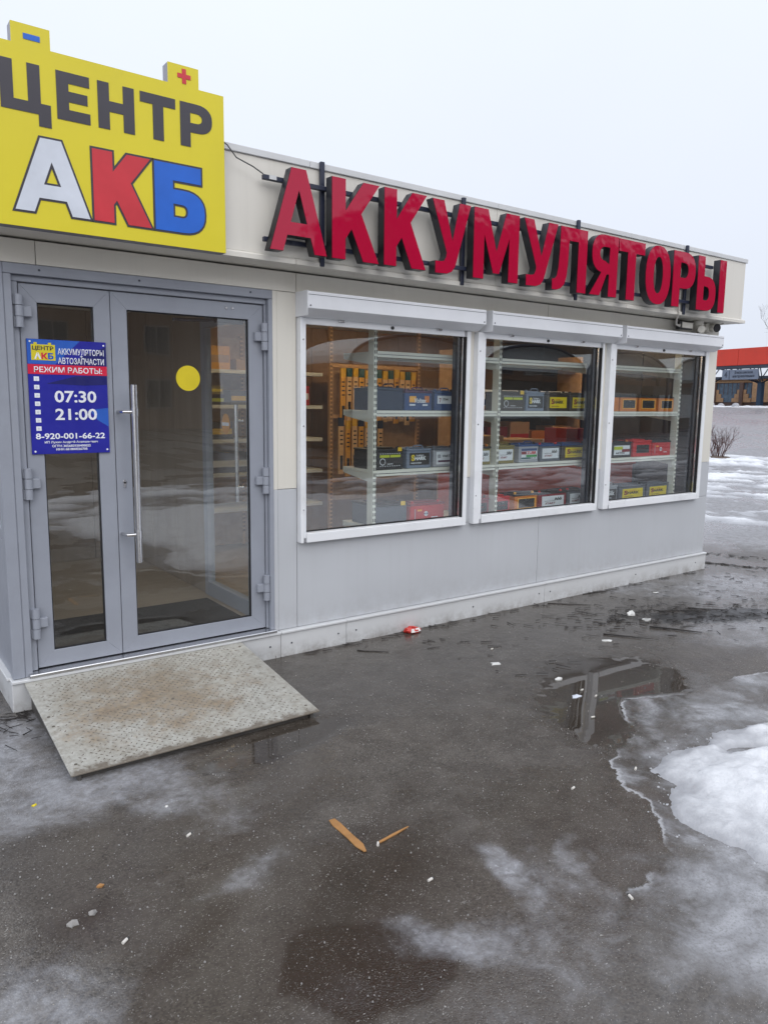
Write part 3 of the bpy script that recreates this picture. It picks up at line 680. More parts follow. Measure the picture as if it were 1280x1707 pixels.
def leaf(x0, x1, g0, g1, gz0=.260, gz1=2.156, z0=.172, z1=2.250):
    lf = B().xz([(x0, z0), (g0, gz0), (g0, gz1), (x0, z1)], DY, DY+.05).obj('door_leaf', 'alu', K, .0015)
    B().xz([(x1, z0), (x1, z1), (g1, gz1), (g1, gz0)], DY, DY+.05).obj('stile', 'alu', lf, .0015)
    B().xz([(x0, z1), (g0, gz1), (g1, gz1), (x1, z1)], DY, DY+.05).obj('top_rail', 'alu', lf, .0015)
    B().xz([(x0, z0), (x1, z0), (g1, gz0), (g0, gz0)], DY, DY+.05).obj('bottom_rail', 'alu', lf, .0015)
    e = .006
    B().box(g0, g0+e, DY+.010, DY+.03, gz0, gz1).box(g1-e, g1, DY+.010, DY+.03, gz0, gz1).box(g0+e, g1-e, DY+.010, DY+.03, gz1-e, gz1).box(g0+e, g1-e, DY+.010, DY+.03, gz0, gz0+e).obj('gasket', 'gasket', lf)
    B().box(g0+.003, g1-.003, DY+.016, DY+.024, gz0+.003, gz1-.003).obj('pane', 'door_glass', lf)
    return lf
lfL = leaf(.003, .4655, .090, .377); lfR = leaf(.4695, 1.4025, .558, 1.306)
def hinge(lf, x, z, side):
    h = B().cyl((x, .010, z-.083), (x, .010, z-.030), .021, n=14).cyl((x, .010, z-.027), (x, .010, z+.027), .021, n=14).cyl((x, .010, z+.030), (x, .010, z+.083), .021, n=14).obj('hinge', 'alu', lf, smooth=True)
    B().box(*sorted((x, x+side*.062)), .012, .040, z-.027, z+.026).obj('hinge', 'alu', lf, .003)
    for zz in (-.0565, .0565): B().box(*sorted((x-side*.003, x-side*.028)), .012, .030, z+zz-.0255, z+zz+.0255).obj('hinge', 'alu', lf, .002)
for z in (2.105, 1.205, .435): hinge(lfL, -.003, z, 1)
for z in (2.055, 1.153, .447): hinge(lfR, 1.400, z, -1)
hx = .557
B().cyl((hx, -.045, .724), (hx+.0, -.045, 1.741), .0175, n=18).obj('pull_handle', 'steel', lfR, .002, smooth=True)
for z in (.888, 1.588):
    B().cyl((hx, -.045, z-.024), (hx, -.045, z+.024), .0205, n=18).obj('handle_collar', 'steel', lfR, .001, smooth=True)
    B().tube([(hx, -.045, z), (hx-.038, -.045, z), (hx-.062, -.040, z), (hx-.069, -.02, z), (hx-.070, .040, z)], .0095, 10).obj('handle_post', 'steel', lfR, smooth=True)
B().cyl((.513, .034, 1.188), (.513, .040, 1.188), .011, n=14).box(.506, .520, .034, .040, 1.155, 1.188).obj('lock_cylinder', 'steel', lfR, .001)
for q in (1.16, 1.20): B().cyl((q, .034, 2.215), (q, .041, 2.215), .008, n=10).obj('bolt_head', 'steel', lfR, .001)
B().tube([(.85, .10, 2.13), (1.0, .16, 2.14), (1.15, .13, 2.15)], .010, 8).box(1.12, 1.30, .095, .13, 2.13, 2.19).obj('door_closer', 'guide', lfR)

# ================================================================== SIGNS
# battery-shaped yellow box sign over the door
sg = thing('box_sign', 'yellow battery shaped box sign with coloured letters above the glass door', 'sign', (.42, -.24, 2.47))
SX0, SX1, SZ0, SZ1, SY = -.170, 1.017, 2.470, 3.286, -.285
out = [(SX0, SZ0), (SX1, SZ0), (SX1, SZ1), (.877, SZ1), (.877, 3.386), (.711, 3.386), (.711, SZ1), (.140, SZ1), (.140, 3.376), (-.030, 3.376), (-.030, SZ1), (SX0, SZ1)]
link('box_body', stand(contour_mesh('box_body', [out], .033), 0, SY+.042, 0), 'sign_side', sg)
link('front_face', stand(contour_mesh('front_face', [out], .003), 0, SY+.004, 0), 'sign_y', sg)
fy = SY
def flat_letter(ch, x0, x1, z0, z1, t, h, mat, parent, y, outline=None, name='letter'):
    g = glyph_scaled(ch, x1-x0, z1-z0, t, h)
    if outline: link('letter_outline', stand(contour_mesh('letter_outline', g, .0008, outline), x0, y-.0004, z0), 'sign_k', parent)
    return link(name, stand(contour_mesh(name, g, .0008), x0, y-(.0024 if outline else .0006), z0), mat, parent)
for ch, a, b_ in (('Ц', -.088, .130), ('Е', .158, .312), ('Н', .350, .530), ('Т', .560, .745), ('Р', .770, .948)):
    flat_letter(ch, a, b_, 2.990, 3.209, .056, .050, 'sign_k', sg, fy)
for ch, a, b_, mt in (('А', -.050, .292, 'sign_w'), ('К', .312, .602, 'sign_r'), ('Б', .623, .896, 'sign_b')):
    flat_letter(ch, a, b_, 2.545, 2.886, .098, .082, mt, sg, fy, .010)
link('minus_mark', stand(contour_mesh('minus_mark', [[(.022, 3.310), (.095, 3.310), (.095, 3.335), (.022, 3.335)]], .0008), 0, fy-.0006, 0), 'sign_b', sg)
c_, q_ = .011, .036; px_, pz_ = .797, 3.333
link('plus_mark', stand(contour_mesh('plus_mark', [[(px_-q_, pz_-c_), (px_-c_, pz_-c_), (px_-c_, pz_-q_), (px_+c_, pz_-q_), (px_+c_, pz_-c_), (px_+q_, pz_-c_), (px_+q_, pz_+c_), (px_+c_, pz_+c_), (px_+c_, pz_+q_), (px_-c_, pz_+q_), (px_-c_, pz_+c_), (px_-q_, pz_+c_)]], .0008), 0, fy-.0006, 0), 'sign_r', sg)

# individual red channel letters on a steel frame
ls = thing('channel_letter_sign', 'row of glossy red block letters on a dark steel frame along the parapet', 'sign', (3.55, -.27, 2.48))
for z, a, b_ in ((2.925, 1.265, 5.86), (2.585, 1.265, 5.86)):
    B().box(a, b_, -.262, -.236, z-.013, z+.013).obj('rail', 'sign_frame', ls, .002)
for x, z0, z1 in ((1.675, 2.478, 3.085), (2.815, 2.478, 3.062), (4.012, 2.478, 3.085), (5.487, 2.478, 3.080)):
    B().box(x-.014, x+.014, -.235, -.213, z0, z1).obj('upright', 'sign_frame', ls, .002)
LET = (('А', 1.262, 1.642, .10), ('К', 1.676, 2.022, .098), ('К', 2.060, 2.400, .098), ('У', 2.446, 2.783, .094), ('М', 2.815, 3.250, .098), ('У', 3.298, 3.657, .094),
       ('Л', 3.612, 3.995, .104), ('Я', 4.045, 4.372, .104), ('Т', 4.380, 4.722, .110), ('О', 4.745, 5.092, .108), ('Р', 5.128, 5.462, .108), ('Ы', 5.500, 5.952, .104))
for i, (ch, a, b_, t) in enumerate(LET):
    g = glyph_scaled(ch, b_-a, .468, t, .098); dz = random.uniform(-.003, .003)
    body = link('letter', stand(contour_mesh('letter', g, .032), a, -.302, 2.517+dz), 'letter_side', ls)
    link('letter_face', stand(contour_mesh('letter_face', g, .002, -.0015), a, -.3365, 2.517+dz), 'acrylic', body)
    for z in (2.925, 2.585): B().box((a+b_)/2-.012 if ch not in 'КЯ' else a+.03, (a+b_)/2+.012 if ch not in 'КЯ' else a+.054, -.270, -.2625, z-.010, z+.010).obj('bracket', 'sign_frame', body)
B().tube([(1.02, -.235, 3.075), (1.05, -.25, 3.055), (1.10, -.26, 2.995), (1.20, -.262, 2.965), (1.265, -.258, 2.938)], .0035, 6).obj('supply_wire', 'cable_k', ls)
B().box(1.30, 1.345, -.268, -.2625, 2.915, 2.938).obj('wire_clip', 'plinth', ls)
cbl = tag(B().tube([(5.41, -.222, 2.75), (5.412, -.228, 2.55), (5.41, -.232, 2.475), (5.43, -.20, 2.435), (5.52, -.14, 2.400), (5.62, -.11, 2.395), (5.66, -.09, 2.425)], .009, 8).obj('power_cable', 'cable', smooth=True),
          'pale bent cable dropping from the red letters to the floodlight', 'cable')
# small floodlight and two cameras under the parapet
fl = thing('floodlight', 'small dark floodlight under the parapet beside two cameras', 'floodlight', (5.74, -.07, 2.41))
B().box(5.635, 5.845, -.105, -.055, 2.372, 2.445).obj('housing', 'black', fl, .006)
B().box(5.665, 5.835, -.111, -.1055, 2.384, 2.436).obj('lens', 'camwhite', fl, .002)
B().box(5.72, 5.76, -.054, -.001, 2.40, 2.43).obj('bracket', 'black', fl, .002)
c1 = thing('security_camera', 'ivory camera on a round base seen from behind, between floodlight and corner camera', 'camera', (6.0, -.08, 2.42))
B().cyl((5.985, -.075, 2.471), (5.985, -.075, 2.42), .045, .045, 18).obj('base', 'camwhite', c1, .004, smooth=True)
B().cyl((5.985, -.075, 2.42), (5.985, -.075, 2.395), .030, .026, 14).obj('neck', 'camwhite', c1, smooth=True)
B().cyl((5.95, -.13, 2.385), (6.06, -.03, 2.385), .036, .030, 18).obj('barrel', 'camwhite', c1, .003, smooth=True)
c2 = thing('security_camera', 'ivory ball camera with a black lens face nearest the right corner', 'camera', (6.27, -.08, 2.42))
B().cyl((6.21, -.002, 2.425), (6.21, -.045, 2.425), .046, .042, 18).obj('base', 'camwhite', c2, .004, smooth=True)
B().cyl((6.265, -.03, 2.425), (6.235, -.115, 2.415), .040, .046, 20).obj('barrel', 'camwhite', c2, .004, smooth=True)
B().cyl((6.2355, -.1135, 2.4155), (6.2325, -.122, 2.4145), .041, .039, 20).obj('lens', 'black', c2, .001, smooth=True)
tag(B().tube([(6.22, -.01, 2.44), (6.30, -.02, 2.462), (6.36, -.04, 2.455), (6.375, -.10, 2.468)], .005, 6).obj('camera_cable', 'cable', smooth=True), 'thin pale cable looping beside the corner camera', 'cable')

# opening-hours board on the narrow leaf
BX0, BX1, BZ0, BZ1, BY = .027, .434, 1.360, 1.968, .030
hb = thing('opening_hours_board', 'blue board with opening hours and phone number fixed on the narrow door leaf', 'board', ((BX0+BX1)/2, BY, BZ0))
U = lambda u: BX0+u*(BX1-BX0); V = lambda v: BZ1-v*(BZ1-BZ0)
B().box(BX0, BX1, BY, BY+.009, BZ0, BZ1).obj('board', 'blue_bg', hb, .001)
def patch(name, pts, mat, y=BY-.0006): return link(name, stand(contour_mesh(name, [[(U(u), V(v)) for u, v in pts]], .0004), 0, y, 0), mat, hb)
patch('colour_field', [(.003, .002), (.66, .002), (.34, .213), (.003, .213)], 'blue_lt')
patch('colour_field', [(.665, .002), (.997, .002), (.997, .213), (.345, .213)], 'blue_bg')
patch('colour_field', [(.72, .12), (.997, .04), (.997, .213), (.5, .213)], 'blue_dk', BY-.0010)
patch('colour_field', [(.22, .38), (.6, .31), (.997, .30), (.997, .38), (.7, .39)], 'blue_dk')
patch('colour_field', [(.75, .61), (.997, .59), (.997, .76), (.85, .70)], 'blue_lt')
patch('red_band', [(.0, .216), (1, .216), (1, .300), (0, .300)], 'print_r', BY-.0012)
text('РЕЖИМ РАБОТЫ:', U(.075), U(.935), V(.284), V(.234), BY-.0018, 'print_w', hb, bold=.014)
patch('logo', [(.05, .18), (.05, .045), (.085, .045), (.085, .028), (.125, .028), (.125, .045), (.26, .045), (.26, .028), (.30, .028), (.30, .045), (.345, .045), (.345, .18)], 'sign_y', BY-.0012)
text('ЦЕНТР', U(.065), U(.325), V(.10), V(.058), BY-.0018, 'sign_k', hb, bold=.03)
for ch, a, b_, mt in (('А', .085, .17, 'print_w'), ('К', .172, .25, 'print_r'), ('Б', .252, .322, 'blue_lt')):
    text(ch, U(a), U(b_), V(.17), V(.115), BY-.0018, mt, hb, bold=.05)
text('АККУМУЛЯТОРЫ', U(.375), U(.965), V(.125), V(.070), BY-.0018, 'print_w', hb, bold=.012)
text('АВТОЗАПЧАСТИ', U(.375), U(.965), V(.205), V(.150), BY-.0018, 'print_w', hb, bold=.012)
text('+', U(.655), U(.69), V(.145), V(.128), BY-.0018, 'print_w', hb, bold=.03)
for k in range(7):
    v = .34+.0722*k; patch('check_box', [(.066, v-.019), (.13, v-.019), (.13, v+.019), (.066, v+.019)], 'print_w', BY-.0010); patch('check_box', [(.083, v-.009), (.113, v-.009), (.113, v+.009), (.083, v+.009)], 'sign_w', BY-.0018)
text('07:30', U(.31), U(.845), V(.545), V(.440), BY-.0014, 'print_w', hb, bold=.022)
text('21:00', U(.31), U(.845), V(.700), V(.598), BY-.0014, 'print_w', hb, bold=.022)
text('8-920-001-66-22', U(.055), U(.94), V(.868), V(.815), BY-.0014, 'print_w', hb, bold=.020)
text('ИП Лукин Андрей Анатольевич', U(.16), U(.84), V(.910), V(.884), BY-.0014, 'print_w', hb, bold=.018)
text('ОГРН 305682930400022', U(.25), U(.745), V(.940), V(.918), BY-.0014, 'print_w', hb, bold=.018)
text('ИНН 681800026705', U(.30), U(.70), V(.970), V(.948), BY-.0014, 'print_w', hb, bold=.018)
for u, v in ((.04, .022), (.965, .03), (.04, .975), (.965, .97)): B().cyl((U(u), BY-.003, V(v)), (U(u), BY, V(v)), .005, n=10).obj('screw_cap', 'print_w', hb)
dot = B().cyl((.915, DY+.0150, 1.787), (.915, DY+.0158, 1.787), .0745, n=48).obj('round_sticker', 'dot')
tag(dot, 'round yellow warning sticker on the wide glass door leaf', 'sticker')

# ================================================================== RAMP
rp = thing('entrance_ramp', 'pale rust stained steel tread plate ramp in front of the door', 'ramp', (.55, -.5, GZ))
RX0, RX1, RY0, RY1, RZ0, RZ1 = -.088, 1.192, -1.0, -.035, .006, .128
rz_ = lambda y: RZ0+(RZ1-RZ0)*(y-RY0)/(RY1-RY0)
RM = -.50
def plate(x0, x1, y0, y1): return B().prism([(x0, y0, rz_(y0)), (x1, y0, rz_(y0)), (x1, y1, rz_(y1)), (x0, y1, rz_(y1))][::-1], [(x0, y0, rz_(y0)-.008), (x1, y0, rz_(y0)-.008), (x1, y1, rz_(y1)-.008), (x0, y1, rz_(y1)-.008)][::-1])
plate(RX0, RX1, RY0, RM-.0015).obj('tread_plate', 'ramp', rp, .0015); plate(RX0, RX1, RM+.0015, RY1).obj('tread_plate', 'ramp', rp, .0015)
for x in (RX0+.03, RX1-.05): B().yz([(RY0+.01, GZ-.01), (RY0+.01, rz_(RY0)-.011), (RY1, RZ1-.011), (RY1, GZ-.01)], x, x+.016).obj('side_cheek', 'ramp_side', rp, .001)
B().box(RX0+.05, RX1-.052, RY0+.03, RY0+.044, GZ-.01, RZ0-.012).obj('toe_board', 'ramp_side', rp, .001)
tb = B(); rng = random.Random(3)
nrow = 50; ncol = 64
for r in range(nrow):
    for c in range(ncol):
        x = RX0+.05+c*(RX1-RX0-.1)/(ncol-1); y = RY0+.03+r*(RY1-RY0-.06)/(nrow-1)
        if (r+c) % 2: continue
        d = 1.0 if ((r//1+c//1) % 4 < 2) else -1.0
        if rng.random() < .22: continue
        if (x < .05 or x > 1.08) and rng.random() < .6: continue
        if abs(y-RM) < .02: continue
        a = R(38)*d+rng.uniform(-.12, .12); L = .0085*rng.uniform(.7, 1.2); wv = .0022; u = Vector((math.cos(a), math.sin(a), 0)); n_ = Vector((-u.y, u.x, 0)); z = rz_(y)
        p = Vector((x, y, z)); sl = Vector((0, 0, (RZ1-RZ0)/(RY1-RY0)))
        def at(v): return v+sl*v.y-sl*p.y+Vector((0, 0, 0))
        base_ = [at(p+u*L), at(p+n_*wv), at(p-u*L), at(p-n_*wv)]
        topp = [at(p+u*L*.55)+Vector((0, 0, .0024)), at(p+n_*wv*.4)+Vector((0, 0, .0024)), at(p-u*L*.55)+Vector((0, 0, .0024)), at(p-n_*wv*.4)+Vector((0, 0, .0024))]
        tb.prism(base_, topp)
tag(tb.obj('tread_bars', 'tread', rp), kind='stuff')
lb = B()
for x, y in ((RX0+.03, RM-.05), (RX0+.03, RM+.05), (RX1-.04, RM-.05), (RX1-.04, RY0+.08), (RX0+.04, RY0+.08), (.55, RM-.04), (RX1-.04, RY1-.06)):
    B().cyl((x, y, rz_(y)), (x, y, rz_(y)+.003), .008, .006, 10).obj('screw_head', 'tread', rp)

# ================================================================== INSIDE THE SHOP
# gondola shelving behind the windows: uprights at the glass, shelves running inwards
for k, c in dict(navy=(.012, .022, .055), purple=(.075, .018, .06), blue=(.02, .055, .17), brown=(.045, .035, .028), coal=(.018, .019, .022), greyblue=(.16, .20, .27), silver=(.30, .32, .36), orange=(.52, .16, .015),
                 red=(.46, .016, .02), vermilion=(.60, .075, .03), maroon=(.20, .018, .028), olive=(.20, .17, .05), steelgrey=(.09, .105, .13), tag=(.66, .44, .02), lime=(.42, .50, .02), shark=(.62, .50, .015), lab_w=(.62, .67, .72), lab_k=(.02, .02, .022), green=(.03, .28, .06), teal=(.01, .09, .10), yellow=(.74, .42, .03), card=(.42, .27, .15), amber=(.76, .38, .05), peach=(.78, .50, .24)).items():
    M[k] = plain('plastic_'+k, c, .42, 0, .06, 12)
POST = (2.352, 3.590, 4.845, 6.105); PY = .15
SH = ((1.598, 'upper'), (1.160, 'middle'), (.735, 'lower'), (2.022, 'top'))
slot_me = B().box(-.0035, .0035, -.0006, .0006, -.010, .010).mesh('slot')
gn = thing('shelving_gondola', 'cream perforated shelving gondola standing right behind the display windows', 'shelving', (4.2, .35, .15))
def slots(parent, x, y, z0, z1, mat='hole', step=.042):
    b = B(); z = z0
    while z < z1:
        for dx in (-.0075, .0075): b.box(x+dx-.0035, x+dx+.0035, y-.0012, y-.0002, z-.012, z+.012)
        z += step
    return tag(b.obj('slots', mat, parent), kind='stuff')
for x in POST:
    p = B().box(x-.015, x+.015, PY, PY+.075, .151, 2.40).obj('upright', 'shelf', gn, .002)
    slots(p, x, PY, .25, 2.38)
for i in range(3):
    a, b_ = POST[i]+.016, POST[i+1]-.016
    for z, nm in SH:
        s_ = B().box(a, b_, PY+.012, PY+.44, z-.022, z).box(a, b_, PY+.006, PY+.0115, z-.042, z+.001).obj('shelf', 'shelf', gn, .0015)
        B().box(a, b_, PY+.0045, PY+.0058, z-.024, z-.020).obj('edge_groove', 'guide', s_)
        B().box(a, b_, PY+.441, PY+.447, z-.04, z+.002).obj('shelf_lip', 'shelf', s_)
    for z, nm in SH:
        for x in (a+.002, b_-.006): B().yz([(PY+.02, z-.10), (PY+.02, z-.0235), (PY+.43, z-.0235), (PY+.43, z-.045)], x, x+.004).obj('bracket', 'shelf', gn)

def battery(x0, x1, z, h, body, lid, lab, label, d=.185, handle=True, caps=None, tagc=False):
    w = x1-x0; cx = (x0+x1)/2; y0 = PY+.045
    t = thing('car_battery', label, 'battery', (cx, y0+d/2, z), 'batteries on the display shelves')
    hb_ = h*.80
    B().box(x0+.004, x1-.004, y0, y0+d, z+.0005, z+hb_).obj('case', body, t, .005)
    B().box(x0+.001, x1-.001, y0-.003, y0+d+.003, z+hb_+.0005, z+h*.90).obj('lid', lid, t, .004)
    B().box(x0+w*.16, x1-w*.16, y0+d*.25, y0+d*.75, z+h*.90+.0005, z+h*.955).obj('vent_bar', lid, t, .004)
    for q, c in ((x0+w*.13, caps or lid), (x1-w*.13, caps or 'coal')): B().cyl((q, y0+.035, z+h*.90), (q, y0+.035, z+h), .013, .011, 10).obj('terminal', c, t, .001)
    if handle: B().tube([(x0+w*.30, y0+.02, z+h*.91), (x0+w*.31, y0+.02, z+h*1.0), (x0+w*.36, y0+.02, z+h*1.05), (x1-w*.36, y0+.02, z+h*1.05), (x1-w*.31, y0+.02, z+h*1.0), (x1-w*.30, y0+.02, z+h*.91)], .005, 6).obj('handle', lid, t)
    lx0, lx1, lz0, lz1 = x0+w*.13, x1-w*.10, z+h*.16, z+h*.70; ly = y0-.001; lw, lh = lx1-lx0, lz1-lz0
    def pl(a, b_, c, e, m_, y=ly): return B().box(lx0+a*lw, lx0+b_*lw, y-.0008, y, lz0+c*lh, lz0+e*lh).obj('label', m_, t)
    def tx(s, a, b_, c, e, m_, bold=.03, shear=0): return text(s, lx0+a*lw, lx0+b_*lw, lz0+c*lh, lz0+e*lh, ly-.0012, m_, t, 'label_print', bold, .0005, shear)
    if lab == 'shark_y':
        pl(0, 1, 0, 1, 'shark'); tx('S', .08, .24, .34, .84, 'maroon', .05); tx('HARK', .24, .82, .40, .70, 'brown', .05); tx('TURBO', .30, .66, .74, .82, 'orange'); tx('MADE IN KOREA', .10, .56, .12, .2, 'brown')
    elif lab == 'shark_k':
        pl(-.02, 1.02, -.02, 1.02, 'lab_k'); tx('S', .06, .24, .34, .88, 'shark', .05); tx('HARK', .24, .84, .40, .72, 'lab_w', .05); tx('TURBO', .30, .72, .76, .86, 'lab_w'); tx('MADE IN KOREA', .06, .60, .10, .22, 'lab_w')
    elif lab == 'dash':
        for r_ in (.98, -.02):
            bb = B()
            for k in range(9): bb.box(lx0+(k+.15)/9*lw, lx0+(k+.6)/9*lw, ly-.0012, ly, lz0+r_*lh, lz0+(r_+.05)*lh)
            tag(bb.obj('label_dashes', 'lab_w', t), kind='stuff')
        pl(.02, .46, .70, .90, 'lime'); pl(.50, .98, .70, .90, 'lime')
        B().cyl((lx0+.14*lw, ly-.001, lz0+.36*lh), (lx0+.14*lw, ly, lz0+.36*lh), .026, n=20).obj('label', 'lab_w', t)
        B().cyl((lx0+.14*lw, ly-.0016, lz0+.36*lh), (lx0+.14*lw, ly-.0011, lz0+.36*lh), .021, n=20).obj('label', body, t)
        pl(.36, .62, .14, .19, 'lab_w')
    elif lab == 'dyn':
        pl(0, 1, 0, 1, 'lab_w'); tx('START', .14, .62, .18, .36, 'maroon', .03, .25); tx('bbb', .55, .9, .52, .84, 'coal', .03, .4); pl(.12, .56, .48, .52, 'coal')
    elif lab == 'zubr':
        pl(0, 1, 0, 1, 'lab_w'); pl(.0, 1, .78, 1.0, 'blue', ly-.0009); pl(0, .32, .46, .74, 'maroon', ly-.0009); tx('ZUBR', .34, .97, .46, .74, 'red', .04); pl(.3, 1, .20, .42, 'green', ly-.0009); pl(0, .6, .04, .18, 'teal', ly-.0009); tx('60 Ah', .62, .95, .05, .17, 'coal')
    elif lab == 'varta':
        pl(0, 1, -.05, 1.05, 'lab_w'); tx('VARTA', .34, .92, .56, .78, 'coal', .03); pl(.08, .24, .50, .82, 'silver', ly-.0009); pl(.1, 1, .14, .30, 'purple', ly-.0009)
    elif lab == 'voltex':
        pl(.05, .36, .40, .92, 'amber'); pl(.76, .98, .40, .95, 'orange'); pl(.0, 1, .10, .38, 'blue'); tx('Voltex', .28, .84, .36, .76, 'lab_w', .03, .2); pl(.05, .32, .12, .26, 'lab_w', ly-.0009); pl(.66, .90, .12, .26, 'lab_w', ly-.0009)
    elif lab == 'seven':
        pl(0, 1, .30, 1.0, 'lab_w'); pl(0, 1, .18, .31, 'blue', ly-.0009); tx('7', .10, .22, .40, .80, 'maroon'); tx('TITAN', .30, .62, .60, .78, 'coal')
    elif lab == 'dark':
        pl(0, 1, 0, 1, 'amber' if body == 'orange' else body); pl(.06, .94, .08, .92, 'lab_k', ly-.0009); tx('POWER', .2, .74, .44, .60, 'brown' if body == 'orange' else 'red', .03); tx('TOP', .42, .62, .74, .86, 'lab_w')
    elif lab == 'rec':
        pl(.10, .26, .70, .84, 'amber'); B().cyl((lx0+.42*lw, ly-.001, lz0+.45*lh), (lx0+.42*lw, ly, lz0+.45*lh), .02, n=18).obj('label', 'lab_w', t); tx('RB', .34, .50, .38, .52, 'blue'); pl(.62, .86, .06, .14, 'lab_w'); pl(0, .03, .0, .9, 'silver')
    elif lab == 'mix':
        pl(0, 1, 0, 1, 'lab_w'); pl(0, .55, .55, .9, 'lime', ly-.0009); pl(.5, 1, .30, .62, 'maroon', ly-.0009); tx('AKTEX', .1, .7, .10, .3, 'coal')
    if tagc: B().box(x1-w*.22, x1-w*.08, y0-.0045, y0-.0035, z+h*.80, z+h*.97).obj('price_tag', 'tag', t)
    return t
zu, zm, zl = 1.5985, 1.1605, .7355
battery(2.392, 2.640, zu, .185, 'navy', 'navy', None, 'plain navy battery at the left end of the upper shelf', .30)
battery(2.652, 2.918, zu, .165, 'blue', 'purple', 'voltex', 'purple and blue battery with slanted white lettering on the upper shelf')
battery(2.940, 3.165, zu, .165, 'blue', 'blue', 'seven', 'blue battery with a white label, rightmost on the upper shelf of the left window')
battery(3.642, 3.935, zu, .175, 'brown', 'brown', 'dash', 'brown battery with a lime striped print on the upper shelf', tagc=True, handle=False)
battery(3.947, 4.172, zu, .180, 'greyblue', 'greyblue', 'shark_k', 'grey blue battery with a dark label on the upper shelf between brown ones')
battery(4.204, 4.485, zu, .175, 'brown', 'brown', 'shark_y', 'brown battery with a yellow label just right of the grey one, upper shelf', handle=False)
battery(4.500, 4.785, zu, .175, 'brown', 'brown', 'shark_y', 'brown battery with a yellow label, rightmost on the upper shelf of the middle window', handle=False)
battery(5.010, 5.200, zu, .165, 'orange', 'coal', None, 'orange battery half hidden at the left frame of the right window', handle=False)
battery(5.214, 5.481, zu, .165, 'orange', 'coal', 'dark', 'orange battery with a dark label, left of two like it on the upper shelf', handle=False)
battery(5.509, 5.790, zu, .165, 'orange', 'coal', 'dark', 'middle orange battery with a dark label on the upper shelf', handle=False)
battery(5.825, 6.080, zu, .165, 'orange', 'coal', 'dark', 'orange battery with a dark label next to the right end upright', handle=False)
battery(2.394, 2.650, zm, .170, 'coal', 'coal', 'dash', 'black battery with a lime striped print at the left end of the middle shelf', .30, False, tagc=True)
battery(2.680, 2.922, zm, .165, 'greyblue', 'greyblue', 'shark_k', 'grey blue battery with a black label on the middle shelf of the left window')
battery(2.942, 3.170, zm, .165, 'silver', 'steelgrey', 'varta', 'silver battery with a white label on the middle shelf of the left window', handle=False)
battery(3.360, 3.560, zm, .165, 'olive', 'coal', 'dyn', 'olive battery with orange cap behind the left frame of the middle window', caps='orange', handle=False)
battery(3.612, 3.833, zm, .170, 'olive', 'olive', 'dyn', 'olive battery with a white label just right of the upright, middle shelf')
battery(3.883, 4.126, zm, .172, 'silver', 'blue', 'zubr', 'silver battery with a white and green label on the middle shelf')
battery(4.137, 4.410, zm, .165, 'steelgrey', 'blue', 'dyn', 'blue lidded battery with a white label and red caps on the middle shelf', caps='red', handle=False)
battery(4.425, 4.785, zm, .165, 'brown', 'blue', 'shark_y', 'brown battery with a blue lid and yellow label on the middle shelf', handle=False)
battery(5.120, 5.430, zm, .165, 'coal', 'coal', 'mix', 'black battery with a patched white label at the left of the right window', caps='orange')
battery(5.452, 5.750, zm, .175, 'red', 'red', 'dark', 'red battery with a dark label on the middle shelf of the right window', handle=False)
battery(5.762, 6.072, zm, .165, 'red', 'coal', 'rec', 'red battery with a black lid beside the right end upright', handle=False)
battery(2.394, 2.695, zl, .185, 'steelgrey', 'coal', None, 'large plain dark grey battery on the lowest shelf of the left window', .32, False, tagc=True)
battery(2.722, 3.070, zl, .165, 'red', 'maroon', 'rec', 'red battery with a small round emblem on the lowest shelf', caps='red', handle=False)
battery(3.345, 3.560, zl, .165, 'maroon', 'maroon', 'dark', 'dark red battery behind the left frame of the middle window, lowest shelf', handle=False)
battery(3.612, 3.800, zl, .165, 'red', 'red', 'dark', 'red battery right beside the upright on the lowest shelf', handle=False)
battery(3.852, 4.140, zl, .170, 'orange', 'coal', 'dark', 'orange battery with a dark label on the lowest shelf', caps='amber', handle=False)
battery(4.146, 4.518, zl, .165, 'maroon', 'coal', 'dyn', 'dark red battery with a white label on the lowest shelf', caps='red')
battery(4.530, 4.790, zl, .170, 'steelgrey', 'coal', 'dyn', 'dark grey battery with a white label on the lowest shelf', caps='red', handle=False)
battery(5.030, 5.250, zl, .180, 'silver', 'silver', 'shark_k', 'silver battery cut by the left frame of the right window, lowest shelf')
battery(5.272, 5.690, zl, .165, 'steelgrey', 'steelgrey', 'shark_y', 'grey battery with a yellow label, left of a like one on the lowest shelf', handle=False)
battery(5.712, 6.080, zl, .165, 'steelgrey', 'steelgrey', 'shark_y', 'grey battery with a yellow label beside the right end upright, lowest shelf', handle=False)

